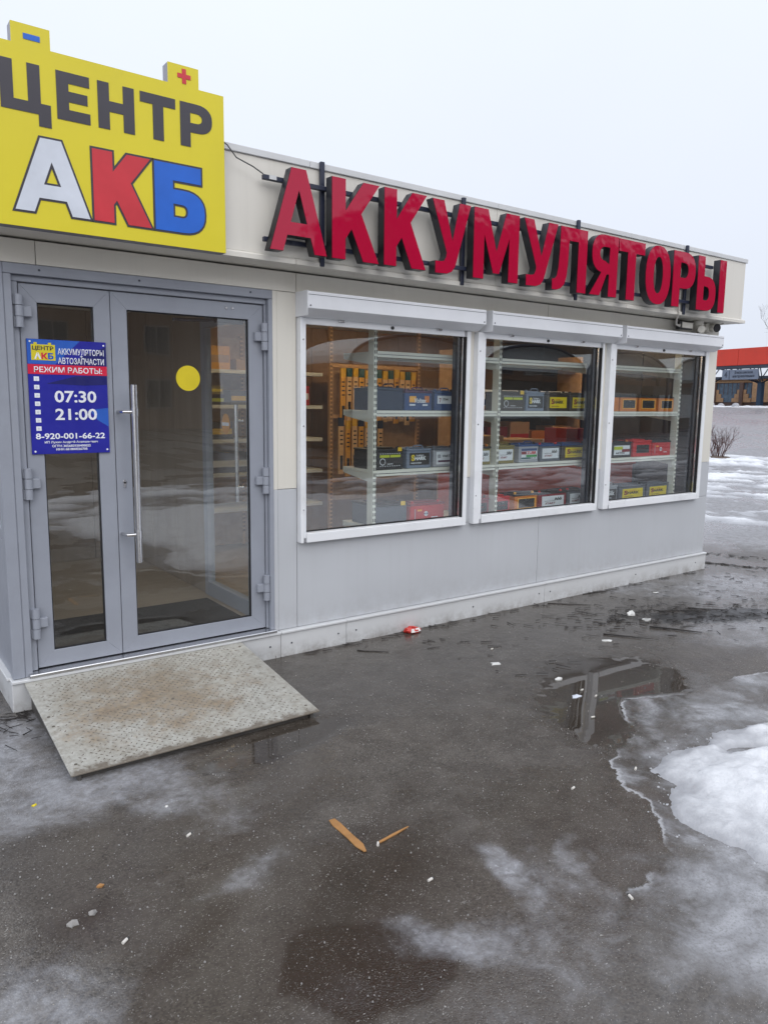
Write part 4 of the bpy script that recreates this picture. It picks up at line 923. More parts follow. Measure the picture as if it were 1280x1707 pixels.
# back wall: shelving bay and wiper-blade rack
bk = thing('back_shelving', 'cream shelving bay against the brown back wall, seen through the door', 'shelving', (2.5, 2.7, .15))
for x in (1.62, 2.62, 3.36):
    p = B().box(x-.015, x+.015, 2.90, 2.955, .151, 2.3).obj('upright', 'rack', bk, .002); slots(p, x, 2.90, .3, 2.28)
for a, b_ in ((1.637, 2.603), (2.637, 3.343)):
    for z in (1.948, 1.612, 1.278, .95, .6): B().box(a, b_, 2.50, 2.899, z-.035, z).obj('shelf', 'shelf', bk, .002)
    B().box(a, b_, 2.91, 2.954, .16, 2.28).obj('back_panel', 'osb', bk)
def carton(x0, x1, y0, y1, z, h, mat, label, strip=None, cat='box'):
    t = thing('carton', label, cat, ((x0+x1)/2, (y0+y1)/2, z), 'goods inside the shop')
    B().box(x0, x1, y0, y1, z+.0005, z+h).obj('body', mat, t, .002)
    if strip: B().box(x0+.01, x1-.01, y0-.001, y0, z+h*.3, z+h*.62).obj('label', strip, t)
    B().box((x0+x1)/2-.012, (x0+x1)/2+.012, y0-.0006, y1+.0006, z+h, z+h+.001).obj('tape', 'amber', t)
carton(2.06, 2.33, 2.55, 2.80, 1.948, .22, 'amber', 'ochre carton on the topmost back shelf', 'card')
carton(2.38, 2.58, 2.52, 2.80, 1.948, .10, 'card', 'low brown carton on the topmost back shelf')
carton(2.05, 2.26, 2.53, 2.75, 1.612, .10, 'coal', 'black carton with lime strip on the second back shelf', 'lime')
carton(2.06, 2.25, 2.54, 2.75, 1.713, .08, 'olive', 'olive carton stacked on a black one on the back shelf', 'shark')
carton(2.32, 2.56, 2.53, 2.78, 1.612, .14, 'steelgrey', 'grey carton on the second back shelf', 'tag')
carton(2.08, 2.34, 2.53, 2.78, 1.278, .17, 'coal', 'black carton with a yellow tag on the third back shelf', 'tag')
carton(2.08, 2.50, 2.53, 2.80, .95, .2, 'navy', 'navy carton on the fourth back shelf', 'lab_w')
carton(2.70, 3.20, 2.53, 2.80, 1.612, .2, 'red', 'red carton on the second back shelf of the right bay', 'lab_w')
carton(2.70, 3.10, 2.53, 2.80, 1.278, .18, 'card', 'brown carton on the third back shelf of the right bay', 'lab_w')
wr = thing('wiper_rack', 'perforated rack coloured by warm room light, with hook bars in front of the brown wall', 'rack', (4.0, 2.6, .15))
for x in (3.45, 4.62):
    p = B().box(x-.018, x+.018, 2.50, 2.545, .151, 2.44).obj('upright', 'rack', wr, .002); slots(p, x, 2.50, .3, 2.4)
for z in (2.03, 1.50, .82): B().box(3.469, 4.601, 2.50, 2.53, z-.02, z+.02).obj('hook_bar', 'rack', wr, .002)
B().box(3.47, 4.60, 2.546, 2.57, .6, 1.98).obj('back_panel', 'osb', wr)
ORD = ('first', 'second', 'third', 'fourth', 'fifth', 'sixth', 'seventh', 'eighth', 'ninth', 'tenth', 'eleventh', 'twelfth', 'last')
rng = random.Random(5)
def pack(x, zt, L, i, col, head, what):
    t = thing('wiper_pack', what, 'wiper pack', (x, 2.45, zt-L), 'wiper blade packs hanging on the rack')
    w_ = .031
    B().box(x-w_, x+w_, 2.440, 2.462, zt-L, zt-.09).obj('tray', col, t, .003)
    B().box(x-w_*.55, x+w_*.55, 2.4385, 2.4398, zt-L+.05, zt-L+.20).obj('window', 'lab_k', t)
    B().box(x-w_, x+w_, 2.4375, 2.4635, zt-.0895, zt).obj('header_card', head, t, .001)
    for k in range(4): B().box(x-.018, x+.018, 2.4388, 2.4398, zt-.15-k*.045, zt-.135-k*.045).obj('print_bar', 'brown', t)
    B().cyl((x, 2.50, zt-.02), (x, 2.435, zt-.015), .003, n=6).obj('hook', 'steel', t)
for i in range(13):
    pack(3.56+i*.078, 2.0+rng.uniform(-.012, .012), .55+rng.choice((0, .04)), i, 'peach' if i % 3 else 'amber', ('yellow', 'teal', 'yellow', 'teal', 'yellow')[i % 5], 'long yellow wiper blade pack, %s from the left in the upper row' % ORD[i])
for i in range(7):
    pack(3.54+i*.085, 1.47+rng.uniform(-.02, .02), .60+rng.choice((0, .06)), i, 'amber' if i % 2 else 'peach', ('navy', 'yellow', 'yellow')[i % 3], 'wiper blade pack, %s from the left in the lower row of the rack' % ORD[i])
# warm ceiling lamps of the sales room
def lamp_mat():
    mt, t, b = nodes('lit_lamp_diffuser'); b.inputs['Base Color'].default_value = (.9, .88, .8, 1); b.inputs['Emission Color'].default_value = (1, .74, .46, 1); b.inputs['Emission Strength'].default_value = 20; return mt
M['lamp'] = lamp_mat()
for i, (x, y) in enumerate(((2.3, 1.75), (3.6, 1.7), (4.8, 1.4), (5.8, 1.1))):
    lt = thing('ceiling_lamp', 'lit ceiling lamp inside the shop, %s' % ('nearest the lobby partition', 'in front of the wiper rack', 'above the sales counter', 'nearest the right end wall')[i], 'lamp', (x, y, 2.445))
    B().box(x-.32, x+.32, y-.08, y+.08, 2.41, 2.4445).obj('housing', 'ceiling', lt, .003); B().box(x-.30, x+.30, y-.06, y+.06, 2.398, 2.4095).obj('diffuser', 'lamp', lt, .003)
# counter and cartons in the middle of the room
ct = thing('sales_counter', 'red fronted counter standing behind the shelving in the middle of the room', 'counter', (5.1, .95, .15))
B().box(3.95, 6.30, .80, .83, .151, 1.02).obj('front_panel', 'vermilion', ct, .002)
B().box(3.92, 6.33, .78, 1.35, 1.021, 1.05).obj('worktop', 'vermilion', ct, .003)
for x in (3.95, 5.1, 6.27): B().box(x, x+.03, .831, 1.33, .151, 1.02).obj('side_panel', 'vermilion', ct, .002)
carton(4.10, 4.42, .92, 1.2, 1.051, .30, 'card', 'tall brown carton on the left of the counter', 'amber')
carton(4.48, 4.95, .90, 1.25, 1.051, .26, 'osb', 'wide brown carton on the middle of the counter', 'card')
carton(5.30, 5.62, .90, 1.2, 1.051, .36, 'maroon', 'dark red carton on the right of the counter', 'red')
lw_ = thing('long_box', 'long white and blue box lying on the topmost boxes behind the middle window', 'box', (4.9, 1.65, 1.6), 'goods inside the shop')
B().box(4.55, 6.05, 1.55, 1.75, 1.63, 1.80).obj('body', 'lab_w', lw_, .003); B().box(4.56, 6.04, 1.548, 1.5495, 1.64, 1.70).obj('label', 'blue', lw_)
st_ = thing('storage_shelving', 'brown board shelving holding the long white box at the room middle', 'shelving', (5.3, 1.7, .15))
for z in (.6, 1.1, 1.605, 2.1): B().box(4.4, 6.2, 1.5, 1.85, z-.025, z+.02).obj('shelf', 'osb', st_, .002)
for x in (4.37, 5.28, 6.2): B().box(x, x+.03 if x > 5 else 4.399, 1.5, 1.85, .151, 2.2).obj('side_board', 'osb', st_, .002) if x != 5.28 else None
for i in range(5): carton(4.45+i*.34, 4.75+i*.34, 1.54, 1.80, 1.121, .24+.05*(i % 3), ('card', 'maroon', 'card', 'orange', 'card')[i], '%s carton from the left on the middle board of the storage shelving' % ('first', 'second', 'third', 'fourth', 'fifth')[i], ('amber', 'lab_w', 'red', 'lab_w', 'amber')[i])
tag(B().box(-.02, 1.40, .11, 1.0, .1505, .162).obj('door_mat', 'mat', None, .003), 'black ribbed mat just inside the glass door', 'mat')

# ================================================================== BUS STATION BEYOND
M['bus_red'] = plain('red_fascia_sheet', (.62, .045, .022), .45, 0, .06, 1.2, dirt=.15)
M['bus_steel'] = plain('haze_paled_steelwork', (.04, .05, .075), .5)  # steel colour paled to stand in for distance haze
M['bus_blue'] = plain('blue_column_paint', (.025, .065, .13), .5)
M['bus_board'] = plain('grey_blue_sign_sheet', (.16, .19, .25), .5)
M['brick_o'] = plain('haze_paled_orange_tile', (.52, .31, .17), .7, 0, .15, 6)  # orange lightened in place of haze in the air
M['brick_d'] = plain('haze_paled_brown_brick', (.15, .095, .08), .7, 0, .2, 8)  # brown lightened too, haze mixed into the base colour
M['mosaic_b'] = plain('blue_grey_glazing', (.09, .14, .20), .3, 0, .3, 3)
M['concrete'] = plain('kerb_concrete', (.32, .31, .30), .8, 0, .15, 4, dirt=.3)
BU = Vector((48.50, 25.1, 1.52)); BRZ = math.atan2(-.981, -.193)
bus = thing('bus_platform_canopy', 'red fascia bus platform canopy on dark branching steel columns beyond the snow', 'canopy', BU, rz=BRZ)
for i in range(6): B().box(-12+i*4.6, -12+(i+1)*4.6-.02, 0, .25, 2.80, 3.90).obj('fascia_panel', 'bus_red', bus, .01, local=True)
B().box(-12, 15.6, .05, .35, 2.58, 2.795).obj('edge_beam', 'bus_steel', bus, .01, local=True)
B().box(-12, 15.6, .26, 5.2, 3.3, 3.42).obj('roof_deck', 'bus_steel', bus, local=True)
for cx in (-6.7, -2.45, 1.8, 6.05, 10.3):
    c_ = B().box(cx-.17, cx+.17, 2.2, 2.54, -.1, 1.75).obj('column', 'bus_blue', bus, .02, local=True)
    for a, y_ in ((-1.6, .2), (-.8, .2), (0, .2), (.8, .2), (1.6, .2), (-1.2, 4.9), (1.2, 4.9)):
        B().cyl((cx+a*.12, 2.3, 1.70), (cx+a, y_, 2.62 if y_ < 1 else 3.3), .04, .036, 6).obj('strut', 'bus_steel', c_, local=True)
    B().cyl((cx-1.45, .2, 2.62), (cx-.75, 1.2, 2.05), .04, n=6).obj('strut', 'bus_steel', c_, local=True); B().cyl((cx+1.45, .2, 2.62), (cx+.75, 1.2, 2.05), .04, n=6).obj('strut', 'bus_steel', c_, local=True)
bsn = thing('platform_sign', 'grey blue platform sign with the number 4 hanging under the red canopy', 'sign', BU, rz=BRZ)
B().box(.72, 3.55, -.14, -.06, 1.86, 2.52).obj('board', 'bus_board', bsn, .01, local=True)
B().box(1.30, 1.34, -.15, -.141, 1.88, 2.50).obj('divider', 'bus_steel', bsn, local=True)
for x in (1.0, 3.2): B().box(x-.03, x+.03, -.12, -.08, 2.521, 2.60).obj('hanger', 'bus_steel', bsn, local=True)
def ltext(s_, x0, x1, z0, z1): 
    o = text(s_, x0, x1, z0, z1, -.146, 'bus_steel', bsn, 'lettering', .03, .004, local=True)
ltext('4', .92, 1.14, 2.0, 2.40); ltext('Бекасовское', 1.75, 3.15, 2.24, 2.42); ltext('направление', 1.60, 3.3, 1.96, 2.14)
pv = thing('station_pavilion', 'low orange and brown pavilion with stepped tile pattern behind the platform', 'pavilion', BU, rz=BRZ)
B().box(-9, 12, 8.0, 12.0, -.2, 2.20).obj('wall', 'brick_d', pv, local=True)
B().box(-9.2, 12.2, 7.7, 12.2, 2.201, 2.42).obj('roof', 'bus_steel', pv, .01, local=True)
B().box(-9, 12, 7.93, 7.999, 1.95, 2.199).obj('lintel', 'brick_o', pv, local=True)
for k in range(-3, 5):
    o0 = .70+k*2.62
    B().box(o0-.02, o0+.30, 7.80, 7.999, -.2, 1.949).obj('pillar', 'brick_d', pv, .01, local=True)
    B().box(o0+.32, o0+2.58, 7.965, 7.998, .42, 1.90).obj('glazing', 'mosaic_b', pv, local=True)
    for j in range(3):
        for sgn in (0, 1):
            w0 = .72-.24*j
            x0_ = o0+.32 if not sgn else o0+2.58-w0
            B().box(x0_, x0_+w0-.012, 7.90, 7.964, .42+j*.33, .42+(j+1)*.33-.012).obj('tile_block', 'brick_o', pv, .006, local=True)
    for j in range(5): B().box(o0+.55+j*.42, o0+.58+j*.42, 7.945, 7.9645, 1.0, 1.9).obj('glazing_bar', 'brick_d', pv, local=True)
B().box(-3.2, .45, 7.6, 7.92, .45, 2.0).obj('booth_panel', 'brick_o', pv, .01, local=True)
kb = tag(B().box(-12, 15, -3.6, 5.5, -.35, .03).obj('platform_slab', 'concrete', None, .03), kind='structure'); kb.location = BU; kb.rotation_euler.z = BRZ
def slab_snow(X, Y):
    d = np.minimum(np.minimum(Y+3.3, .5-Y)*.8, 9)
    h = .28*(fbm(X*1.1, Y*1.6, 131)-.18)*sstep(-.2, .5, d+(fbm(X*2, Y*2, 132)-.5)*.8)-.02
    return h+.03, dict(height=h)
ss_ = tag(grid_object('snow_ridge', np.arange(-11, 14, .1), np.arange(-3.5, 1.2, .1), slab_snow, 'snow', keep=lambda X, Y, a: a['height'] > -.01), 'ridge of shovelled snow along the bus platform edge', 'snow', kind='stuff')
ss_.location = BU; ss_.rotation_euler.z = BRZ
rng = random.Random(12)
for i, (x, y, s_) in enumerate(((.4, -2.2, .22), (1.2, -1.9, .2), (1.9, -2.3, .3), (2.3, -1.8, .24), (3.7, -2.1, .26))):
    me = B(); ring = 8
    pts = []; 
    for k in range(4):
        rr = s_*(1, .95, .7, .25)[k]; pts.append([(x+rr*math.cos(a_*math.pi/4)*rng.uniform(.85, 1.15), y+rr*.8*math.sin(a_*math.pi/4), .05+s_*(0, .45, .85, 1.05)[k]) for a_ in range(8)])
    for k in range(3): me.prism(pts[k], pts[k+1])
    o = me.obj('snow_lump', 'snow', None, smooth=True); o.location = BU; o.rotation_euler.z = BRZ
    tag(o, 'lump of snow on the bus platform edge, %s from the left' % ('first', 'second', 'third', 'fourth', 'fifth')[i], 'snow lump', 'snow lumps on the platform')

# bare shrubs and trees ---------------------------------------------------
M['bark'] = plain('grey_brown_bark', (.10, .075, .06), .8, 0, .25, 8, .4, 40)
M['debris'] = plain('black_wet_twigs', (.022, .018, .016), .6, 0, .25, 8)
M['twig'] = plain('reddish_twigs', (.075, .035, .03), .7, 0, .25, 8)
def grow(b, p, d, L, r, depth, rng, spread, tips=None):
    pts = [p]; rad = [r]
    for i in range(3):
        d = (d+Vector((rng.uniform(-1, 1), rng.uniform(-1, 1), rng.uniform(-.5, .9)))*.16).normalized(); p = p+d*L/3; pts.append(p); rad.append(r*(1-.13*(i+1)))
    b.tube(pts, rad, 6 if r > .02 else 4)
    if depth <= 0: return
    for k in range(rng.choice((2, 3, 3))):
        a = rng.uniform(0, 2*math.pi); o = d.orthogonal().normalized(); o.rotate(Matrix.Rotation(a, 3, d))
        nd = (d+o*spread*rng.uniform(.6, 1.2)+Vector((0, 0, .18))).normalized()
        grow(b, pts[rng.choice((2, 3, 3))], nd, L*rng.uniform(.58, .8), r*rng.uniform(.5, .62), depth-1, rng, spread)
def gzp(x, y): return float(ground_fields(np.array([[x]]), np.array([[y]]))[0][0, 0])
def bare_tree(x, y, h, seed, label, group, depth=5, spread=.75):
    rng = random.Random(seed); z = gzp(x, y); t = thing('bare_tree', label, 'tree', (x, y, z), group)
    b = B(); pts = [Vector((x, y, z-.1)), Vector((x+.03*h*.2, y, z+h*.18)), Vector((x-.02*h*.2, y+.05, z+h*.36))]
    b.tube(pts, [h*.022, h*.017, h*.014], 10); b.obj('trunk', 'bark', t, smooth=True)
    c = B()
    for k in range(4):
        a = k*1.6+rng.uniform(-.4, .4); grow(c, pts[2]-Vector((0, 0, h*.03*k)), Vector((math.cos(a)*.6, math.sin(a)*.6, 1)).normalized(), h*.26, h*.0085, depth, rng, spread)
    c.obj('crown', 'bark', t, smooth=True); return t
bare_tree(40.2, 15.6, 6.2, 4, 'bare tree with thin upswept branches in front of the red canopy', 'bare trees beyond the lot')
bare_tree(63, 20.0, 9, 9, 'tall bare tree rising far behind the red canopy', 'bare trees beyond the lot', 4)
rng = random.Random(21); sx, sy = 18.15, 6.72; sz = gzp(sx, sy)
sb_ = thing('bare_shrub', 'leafless reddish shrub at the snow edge beside the shop corner', 'shrub', (sx, sy, sz))
for k in range(17):
    a = rng.uniform(0, 2*math.pi); b = B(); b0 = Vector((sx+.12*math.cos(a), sy+.12*math.sin(a), sz-.02))
    grow(b, b0, Vector((math.cos(a)*.28, math.sin(a)*.28, 1)).normalized(), rng.uniform(.22, .40), .012, 3, rng, .55); b.obj('stem', 'twig', sb_)
cl_ = B(); cl_.prism([(sx+.45*math.cos(i*math.pi/6)*rng.uniform(.8, 1.2), sy+.45*math.sin(i*math.pi/6), sz-.01) for i in range(12)], [(sx+.25*math.cos(i*math.pi/6), sy+.25*math.sin(i*math.pi/6), sz+.05) for i in range(12)]); cl_.obj('root_clump', 'bark', sb_)

# ================================================================== OPPOSITE SIDE OF THE LOT (mirrored in the panes)
M['block'] = plain('weathered_brick_block', (.22, .15, .11), .8, 0, .12, .6)
M['pane_dk'] = plain('dark_room_pane', (.03, .035, .045), .12)
M['canvas'] = plain('pale_canopy_sheet', (.62, .66, .66), .5)
M['stall'] = plain('dull_stall_sheet', (.20, .19, .17), .6, 0, .2, 2)
M['win_frame'] = plain('dull_window_frame', (.24, .22, .20), .5)
def block(label, x0, x1, y0, y1, h, mat):
    ap = thing('apartment_block', label, 'building', ((x0+x1)/2, (y0+y1)/2, GZ), 'apartment blocks across the lot')
    B().box(x0, x1, y0, y1, GZ-.2, h).obj('wall', mat, ap); B().box(x0-.3, x1+.3, y0-.3, y1+.3, h+.001, h+.6).obj('roof', 'stall', ap)
    wm = B().box(0, 1.5, 0, .06, 0, 1.5).mesh('window'); wm.materials.append(M['win_frame']); pm = B().box(.08, .71, .061, .07, .08, 1.42).mesh('pane'); pm.materials.append(M['pane_dk'])
    nx = int((x1-x0-2)/2.6)
    for f_ in range(5):
        for k in range(nx):
            wn = bpy.data.objects.new('window', wm); COL.objects.link(wn); wn.parent = ap; wn.matrix_parent_inverse = Matrix.Translation(-ap.location); wn.location = (x0+1.4+k*2.6, y1, 1.2+f_*2.75)
            for q in (0, .71):
                pn = bpy.data.objects.new('pane', pm); COL.objects.link(pn); pn.parent = wn; pn.location = (q, 0, 0)
block('brown brick apartment block across the lot behind the viewer', -12, 17, -46, -36, 14.5, 'block')
block('long grey brick apartment block behind the arched shelters', 33, 96, -54, -42, 15.5, 'block')
for i in range(5):
    x0 = 13.5+i*6.2; y0 = -17.5
    t = thing('arched_shelter', 'pale arched roof market shelter across the lot, %s from the apartment block' % ORD[i], 'shelter', (x0+3, y0-1.5, GZ), 'arched shelters across the lot')
    pr = [(x0+3+3*math.cos(R(180-a)), 2.95+1.05*math.sin(R(a))) for a in range(0, 181, 12)]
    bb = B()
    for (xa, za), (xb, zb) in zip(pr, pr[1:]): bb.prism([(xa, y0, za), (xb, y0, zb), (xb, y0, zb+.05), (xa, y0, za+.05)], [(xa, y0-3.5, za), (xb, y0-3.5, zb), (xb, y0-3.5, zb+.05), (xa, y0-3.5, za+.05)])
    bb.obj('roof_sheet', 'canvas', t)
    B().prism([(xa, y0-.6, za) for xa, za in pr], [(xa, y0-.56, za) for xa, za in pr]).obj('gable_sheet', 'canvas', t)
    B().tube([(xa, y0+.03, za) for xa, za in pr], .06, 6).obj('roof_rib', 'bus_steel', t)
    for q in (x0+.1, x0+5.9): B().box(q-.05, q+.05, y0-.05, y0+.05, GZ-.1, 2.95).obj('post', 'bus_steel', t)
    B().box(x0+.3, x0+5.7, y0-3.3, y0-1.2, GZ-.1, 2.6).obj('stall_body', 'stall', t, .03); B().box(x0+.8, x0+5.2, y0-1.199, y0-1.16, 1.0, 2.2).obj('stall_hatch', 'canvas', t)
for i, (x, y) in enumerate(((24, -30), (33, -33), (44, -31), (55, -34), (20, -27), (66, -30))): bare_tree(x, y, 8.5, 40+i, 'bare tree across the lot behind the shelters, %s from the apartment block' % ('second', 'third', 'fourth', 'fifth', 'first', 'last')[i], 'bare trees across the lot', 4, .8)

# ================================================================== LITTER
M['paper'] = plain('wet_white_paper', (.66, .66, .64), .6, 0, .1, 40)
M['cardb'] = plain('wet_cardboard', (.36, .18, .06), .7, 0, .15, 30)
M['foil'] = plain('red_wrapper_foil', (.55, .03, .02), .3, 0, .2, 40)
M['stone'] = plain('dull_grit_stone', (.28, .27, .26), .8, 0, .2, 40)
M['filter'] = plain('cigarette_paper', (.66, .63, .58), .7)
def gl(x, y): return gzp(x, y)
def strip(name, pts, wd, mat, label, cat, th=.003):
    z = max(gl(*p) for p in pts)+.001; n = len(pts); L_, R_ = [], []
    for i, p in enumerate(pts):
        a, c = pts[max(i-1, 0)], pts[min(i+1, n-1)]; d = Vector((c[0]-a[0], c[1]-a[1], 0)).normalized(); nn = Vector((-d.y, d.x, 0))*wd[i]/2
        L_.append(Vector((p[0], p[1], z))+nn); R_.append(Vector((p[0], p[1], z))-nn)
    ring = L_+R_[::-1]; o = B().prism(ring, [q+Vector((0, 0, th)) for q in ring]).obj(name, mat); return tag(o, label, cat)
strip('cardboard_strip', [(.703, -1.905), (.700, -1.945), (.697, -2.05), (.694, -2.12), (.690, -2.165)], [.026, .036, .030, .034, .010], 'cardb', 'torn brown cardboard strip lying on the asphalt', 'cardboard')
strip('wood_sliver', [(.765, -2.150), (.85, -2.138), (.925, -2.127)], [.010, .012, .004], 'cardb', 'thin brown wood sliver beside a cigarette butt', 'sliver', .004)
def butt(x, y, a, label, L=.022, r=.0042, grp='cigarette butts on the asphalt'):
    z = gl(x, y)+r; d = Vector((math.cos(a), math.sin(a), 0)); p = Vector((x, y, z))
    t = thing('cigarette_butt', label, 'cigarette butt', (x, y, z-r), grp)
    B().cyl(p-d*L/2, p+d*L*.25, r, n=8).obj('filter', 'filter', t); B().cyl(p+d*(L*.25+.0003), p+d*L/2, r*.95, r*.8, 8).obj('burnt_end', 'coal', t)
for x, y, a, l in ((.757, -2.154, .9, 'white cigarette butt at the end of the wood sliver'), (.185, -1.683, .5, 'white cigarette butt right of the pale ice patch before the ramp'), (-.203, -2.132, .6, 'cigarette butt in the lower left of the asphalt'),
                   (2.763, -.704, .3, 'cigarette butt on the damp asphalt above the mirror puddle'), (2.691, -1.548, .2, 'cigarette butt floating in the mirror puddle beside a paper scrap'), (2.684, -1.655, .4, 'second butt in the mirror puddle, nearer the ice'),
                   (2.43, -1.84, -.3, 'cigarette butt at the lower rim of the mirror puddle'), (.783, -2.443, .1, 'cigarette butt above the brown puddle'), (1.28, -2.92, 1.2, 'dark ended butt below the large ice sheet edge'), (1.72, -2.30, .2, 'butt on the gritty asphalt left of the ice sheet'), (2.10, -2.35, .5, 'butt lying on the ice sheet near its tip')):
    butt(x, y, a, l, .027, .0050)
def scrap(x, y, r, label, mat='paper', cat='paper scrap', seed=0, h=.006, name='paper_scrap'):
    rg = random.Random(seed); n = 9; z = gl(x, y)
    ring = [(x+r*math.cos(i*2*math.pi/n)*rg.uniform(.5, 1.2), y+r*.7*math.sin(i*2*math.pi/n)*rg.uniform(.5, 1.2)) for i in range(n)]
    b = B(); vs = [(p[0], p[1], z+.001+rg.uniform(0, h)) for p in ring]+[(x, y, z+h*1.3)]; low = [(p[0], p[1], z+.0005) for p in ring]
    b.add(vs+low, [(i, (i+1) % n, n) for i in range(n)]+[(i, i+n+1, (i+1) % n+n+1, (i+1) % n) for i in range(n)]+[tuple(range(n+1, 2*n+1))[::-1]])
    return tag(b.obj(name, mat), label, cat)
scrap(2.578, -.93, .045, 'flat pale paper scrap left of the mirror puddle', seed=1)
scrap(2.709, -1.345, .028, 'white paper scrap in the upper part of the mirror puddle', seed=2, h=.014)
scrap(2.587, -1.59, .038, 'grey paper scrap in the middle of the mirror puddle', 'sign_w', seed=3)
scrap(3.60, -1.02, .042, 'white paper scrap right above the mirror puddle', seed=4)
scrap(4.33, -.70, .045, 'crumpled white paper among the twigs', seed=5, h=.03); scrap(4.30, -.86, .05, 'flat white paper just below the crumpled one', seed=6)
scrap(5.15, -.35, .04, 'small white paper near the shop wall at the far twigs', seed=7)
scrap(-.26, -1.099, .014, 'tiny yellow scrap on the pale ice before the ramp', 'shark', seed=8); scrap(.188, -1.426, .008, 'tiny white scrap on the ice before the ramp', seed=9); scrap(-.19, -1.807, .016, 'small brown scrap on the left asphalt', 'cardb', seed=10)
scrap(-.32, -1.96, .02, 'pale stone in the dark wet spot at the left', 'stone', 'stone', 11, .016, 'stone_chip'); scrap(-.25, -1.94, .015, 'second pale stone in the dark wet spot', 'stone', 'stone', 12, .012, 'stone_chip'); scrap(1.44, -.02, .018, 'pale stone by the plinth right of the ramp', 'stone', 'stone', 13, .02, 'stone_chip')
wp = thing('crumpled_wrapper', 'crumpled red and white wrapper by the foot of the wall', 'wrapper', (2.55, -.07, GZ))
rg = random.Random(17); wv_ = []; z = GZ
for r_, zz in ((.060, .0), (.066, .018), (.045, .034), (.012, .038)): wv_.append([(2.55+r_*1.15*math.cos(a*math.pi/6)*rg.uniform(.7, 1.2), -.075+r_*.7*math.sin(a*math.pi/6)*rg.uniform(.7, 1.2), z+.004+zz*rg.uniform(.7, 1.25)) for a in range(12)])
b = B()
for k in range(3): b.prism(wv_[k], wv_[k+1])
b.obj('foil', 'foil', wp); B().add([(2.51, -.125, z+.012), (2.60, -.118, z+.012), (2.595, -.105, z+.034), (2.52, -.108, z+.034), (2.51, -.115, z+.010), (2.60, -.108, z+.010), (2.595, -.095, z+.032), (2.52, -.098, z+.032)], [(0, 1, 2, 3), (7, 6, 5, 4), (0, 4, 5, 1), (1, 5, 6, 2), (2, 6, 7, 3), (3, 7, 4, 0)]).obj('white_print', 'paper', wp)
# twigs: the larger ones singly, the rest as loose debris
def twig(x, y, a, L, r, label, seed):
    rg = random.Random(seed); z = gl(x, y)+r; pts = []
    for i in range(5): s_ = (i/4-.5)*L; pts.append((x+math.cos(a)*s_+rg.uniform(-1, 1)*L*.02, y+math.sin(a)*s_+rg.uniform(-1, 1)*L*.02, z))
    return tag(B().tube(pts, [r, r*.9, r*.8, r*.7, r*.4], 5).obj('twig', 'debris'), label, 'twig', 'twigs on the asphalt')
twig(3.78, -1.02, -.95, .26, .006, 'straight dark twig above the right end of the mirror puddle', 1); twig(2.05, -.28, -.75, .22, .004, 'thin twig on the damp asphalt before the wall', 2)
twig(4.75, -.07, -.12, .45, .0035, 'long dark twig lying along the wall foot', 3); twig(4.15, -.20, -.75, .36, .004, 'dark twig left of the crumpled paper', 4)
twig(4.75, -.85, -.5, .34, .006, 'thick dark twig in the middle of the debris', 5); twig(5.0, -.95, -.75, .30, .006, 'thick dark twig right in the debris', 6); twig(4.25, -1.15, -1.0, .38, .007, 'dark twig at the lower left of the debris', 7); twig(5.45, -1.35, -.2, .3, .011, 'stubby bark piece at the right of the debris', 8)
rg = random.Random(33); db = B()
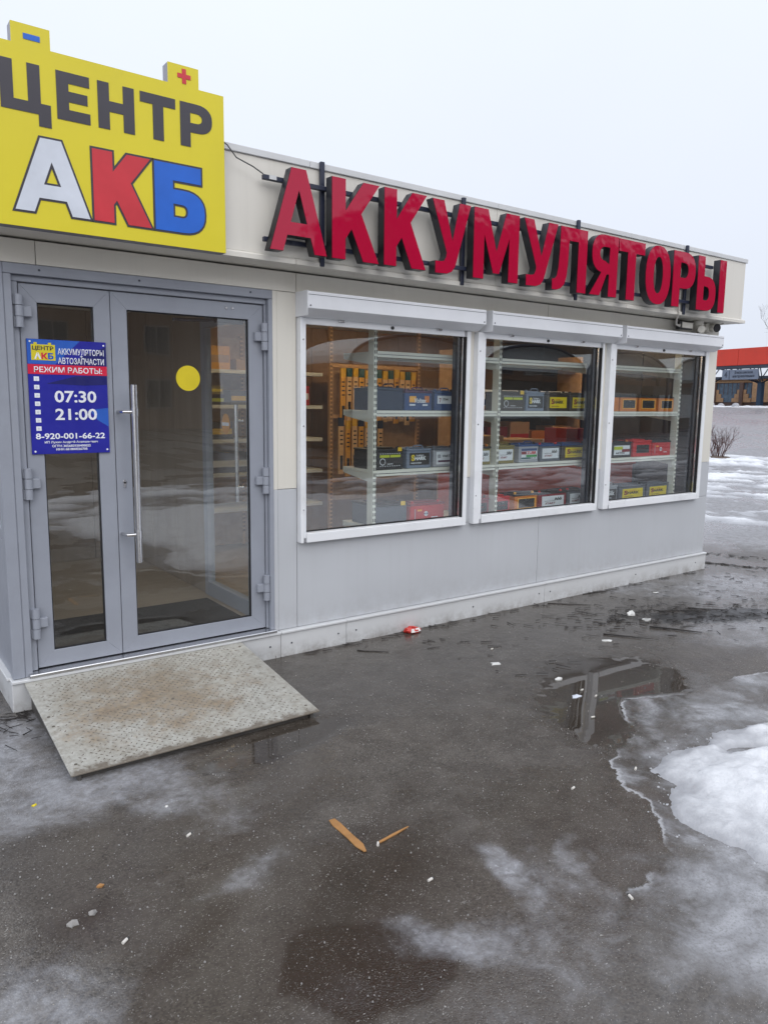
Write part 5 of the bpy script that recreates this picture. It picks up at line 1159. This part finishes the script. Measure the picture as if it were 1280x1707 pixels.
for i in range(900):
    if i < 330: x, y = 4.6+rg.gauss(0, .5), -.92+rg.gauss(0, .22); y -= (x-4.6)*.30
    elif i < 430: x, y = rg.uniform(1.6, 6.4), -.05-abs(rg.gauss(0, .04))
    elif i < 520: x, y = -.2+rg.gauss(0, .12), -.12+rg.gauss(0, .14)
    elif i < 660: q_ = rg.random()**1.6; x, y = 6.62+q_*.75+.06*math.sin(q_*9)+rg.gauss(0, .03), .22-q_*1.0+rg.gauss(0, .04)
    elif i < 760: q_ = rg.random()**1.5; x, y = 7.0+q_*1.0+.08*math.sin(q_*7+1)+rg.gauss(0, .05), .75-q_*1.5+rg.gauss(0, .05)
    else: x, y = rg.uniform(2.4, 6.8), -.3-abs(rg.gauss(0, .55)); L = 0
    if y > -.035 and x < 6.52: continue
    L = rg.uniform(.015, .10); a = rg.gauss(-.5, .6); r_ = rg.uniform(.0012, .0038); z = GZ+.004+r_
    d = Vector((math.cos(a), math.sin(a), rg.uniform(-.05, .05)))*L/2; p = Vector((x, y, z)); db.cyl(p-d, p+d, r_, r_*.6, 4)
tag(db.obj('twig_debris', 'debris'), 'loose bits of twig and bark scattered along the wall and the lot', 'debris', kind='stuff')
# coarse grit as real stones
gr = B(); rg = random.Random(44)
for i in range(2600):
    if rg.random() < .75: x, y = rg.uniform(-.7, 2.2), rg.uniform(-3.4, -.9)
    else: x, y = rg.uniform(1.2, 4.5), rg.uniform(-2.2, -.1)
    if RX0-.03 < x < RX1+.03 and y > RY0-.03: continue
    r_ = rg.choice((.0014, .0016, .002, .002, .0026, .0034))*rg.uniform(.8, 1.2); z = GZ+.001; e = [Vector((rg.uniform(.6, 1.2)*r_*math.cos(k*math.pi*2/5), rg.uniform(.6, 1.2)*r_*math.sin(k*math.pi*2/5), 0)) for k in range(5)]
    p = Vector((x, y, z)); gr.prism([p+q for q in e], [p+q*.6+Vector((0, 0, r_*1.1)) for q in e])
tag(gr.obj('loose_grit', 'stone'), 'loose pale grit strewn over the asphalt', 'grit', kind='stuff')

# crumbs of slush broken off along the snow edge
cr = B(); rg = random.Random(55); n_ = 0
PX = np.array([[rg.uniform(1.75, 3.6) for _ in range(5000)]]); PYY = np.array([[rg.uniform(-3.4, -2.2) for _ in range(5000)]])
dd = poly_sd(PX, PYY, SNOW_POLY)[0]; gzz = ground_fields(PX, PYY)[0][0]
for x, y, d_, z in zip(PX[0], PYY[0], dd, gzz):
    if d_ > .06 or d_ < -.16 or n_ > 170: continue
    if rg.random() > math.exp(-abs(d_+.02)/.05): continue
    n_ += 1; r_ = rg.uniform(.0025, .007); e = [Vector((r_*rg.uniform(.7, 1.3)*math.cos(k*math.pi/3), r_*rg.uniform(.7, 1.3)*math.sin(k*math.pi/3), 0)) for k in range(6)]
    p = Vector((x, y, z)); cr.prism([p+q for q in e], [p+q*.55+Vector((0, 0, r_*.5)) for q in e])
M['slush'] = plain('grey_slush', (.40, .41, .43), .35, 0, .2, 60)
tag(cr.obj('slush_crumbs', 'slush'), 'crumbs of grey slush along the edge of the snow patch', 'slush', kind='stuff')
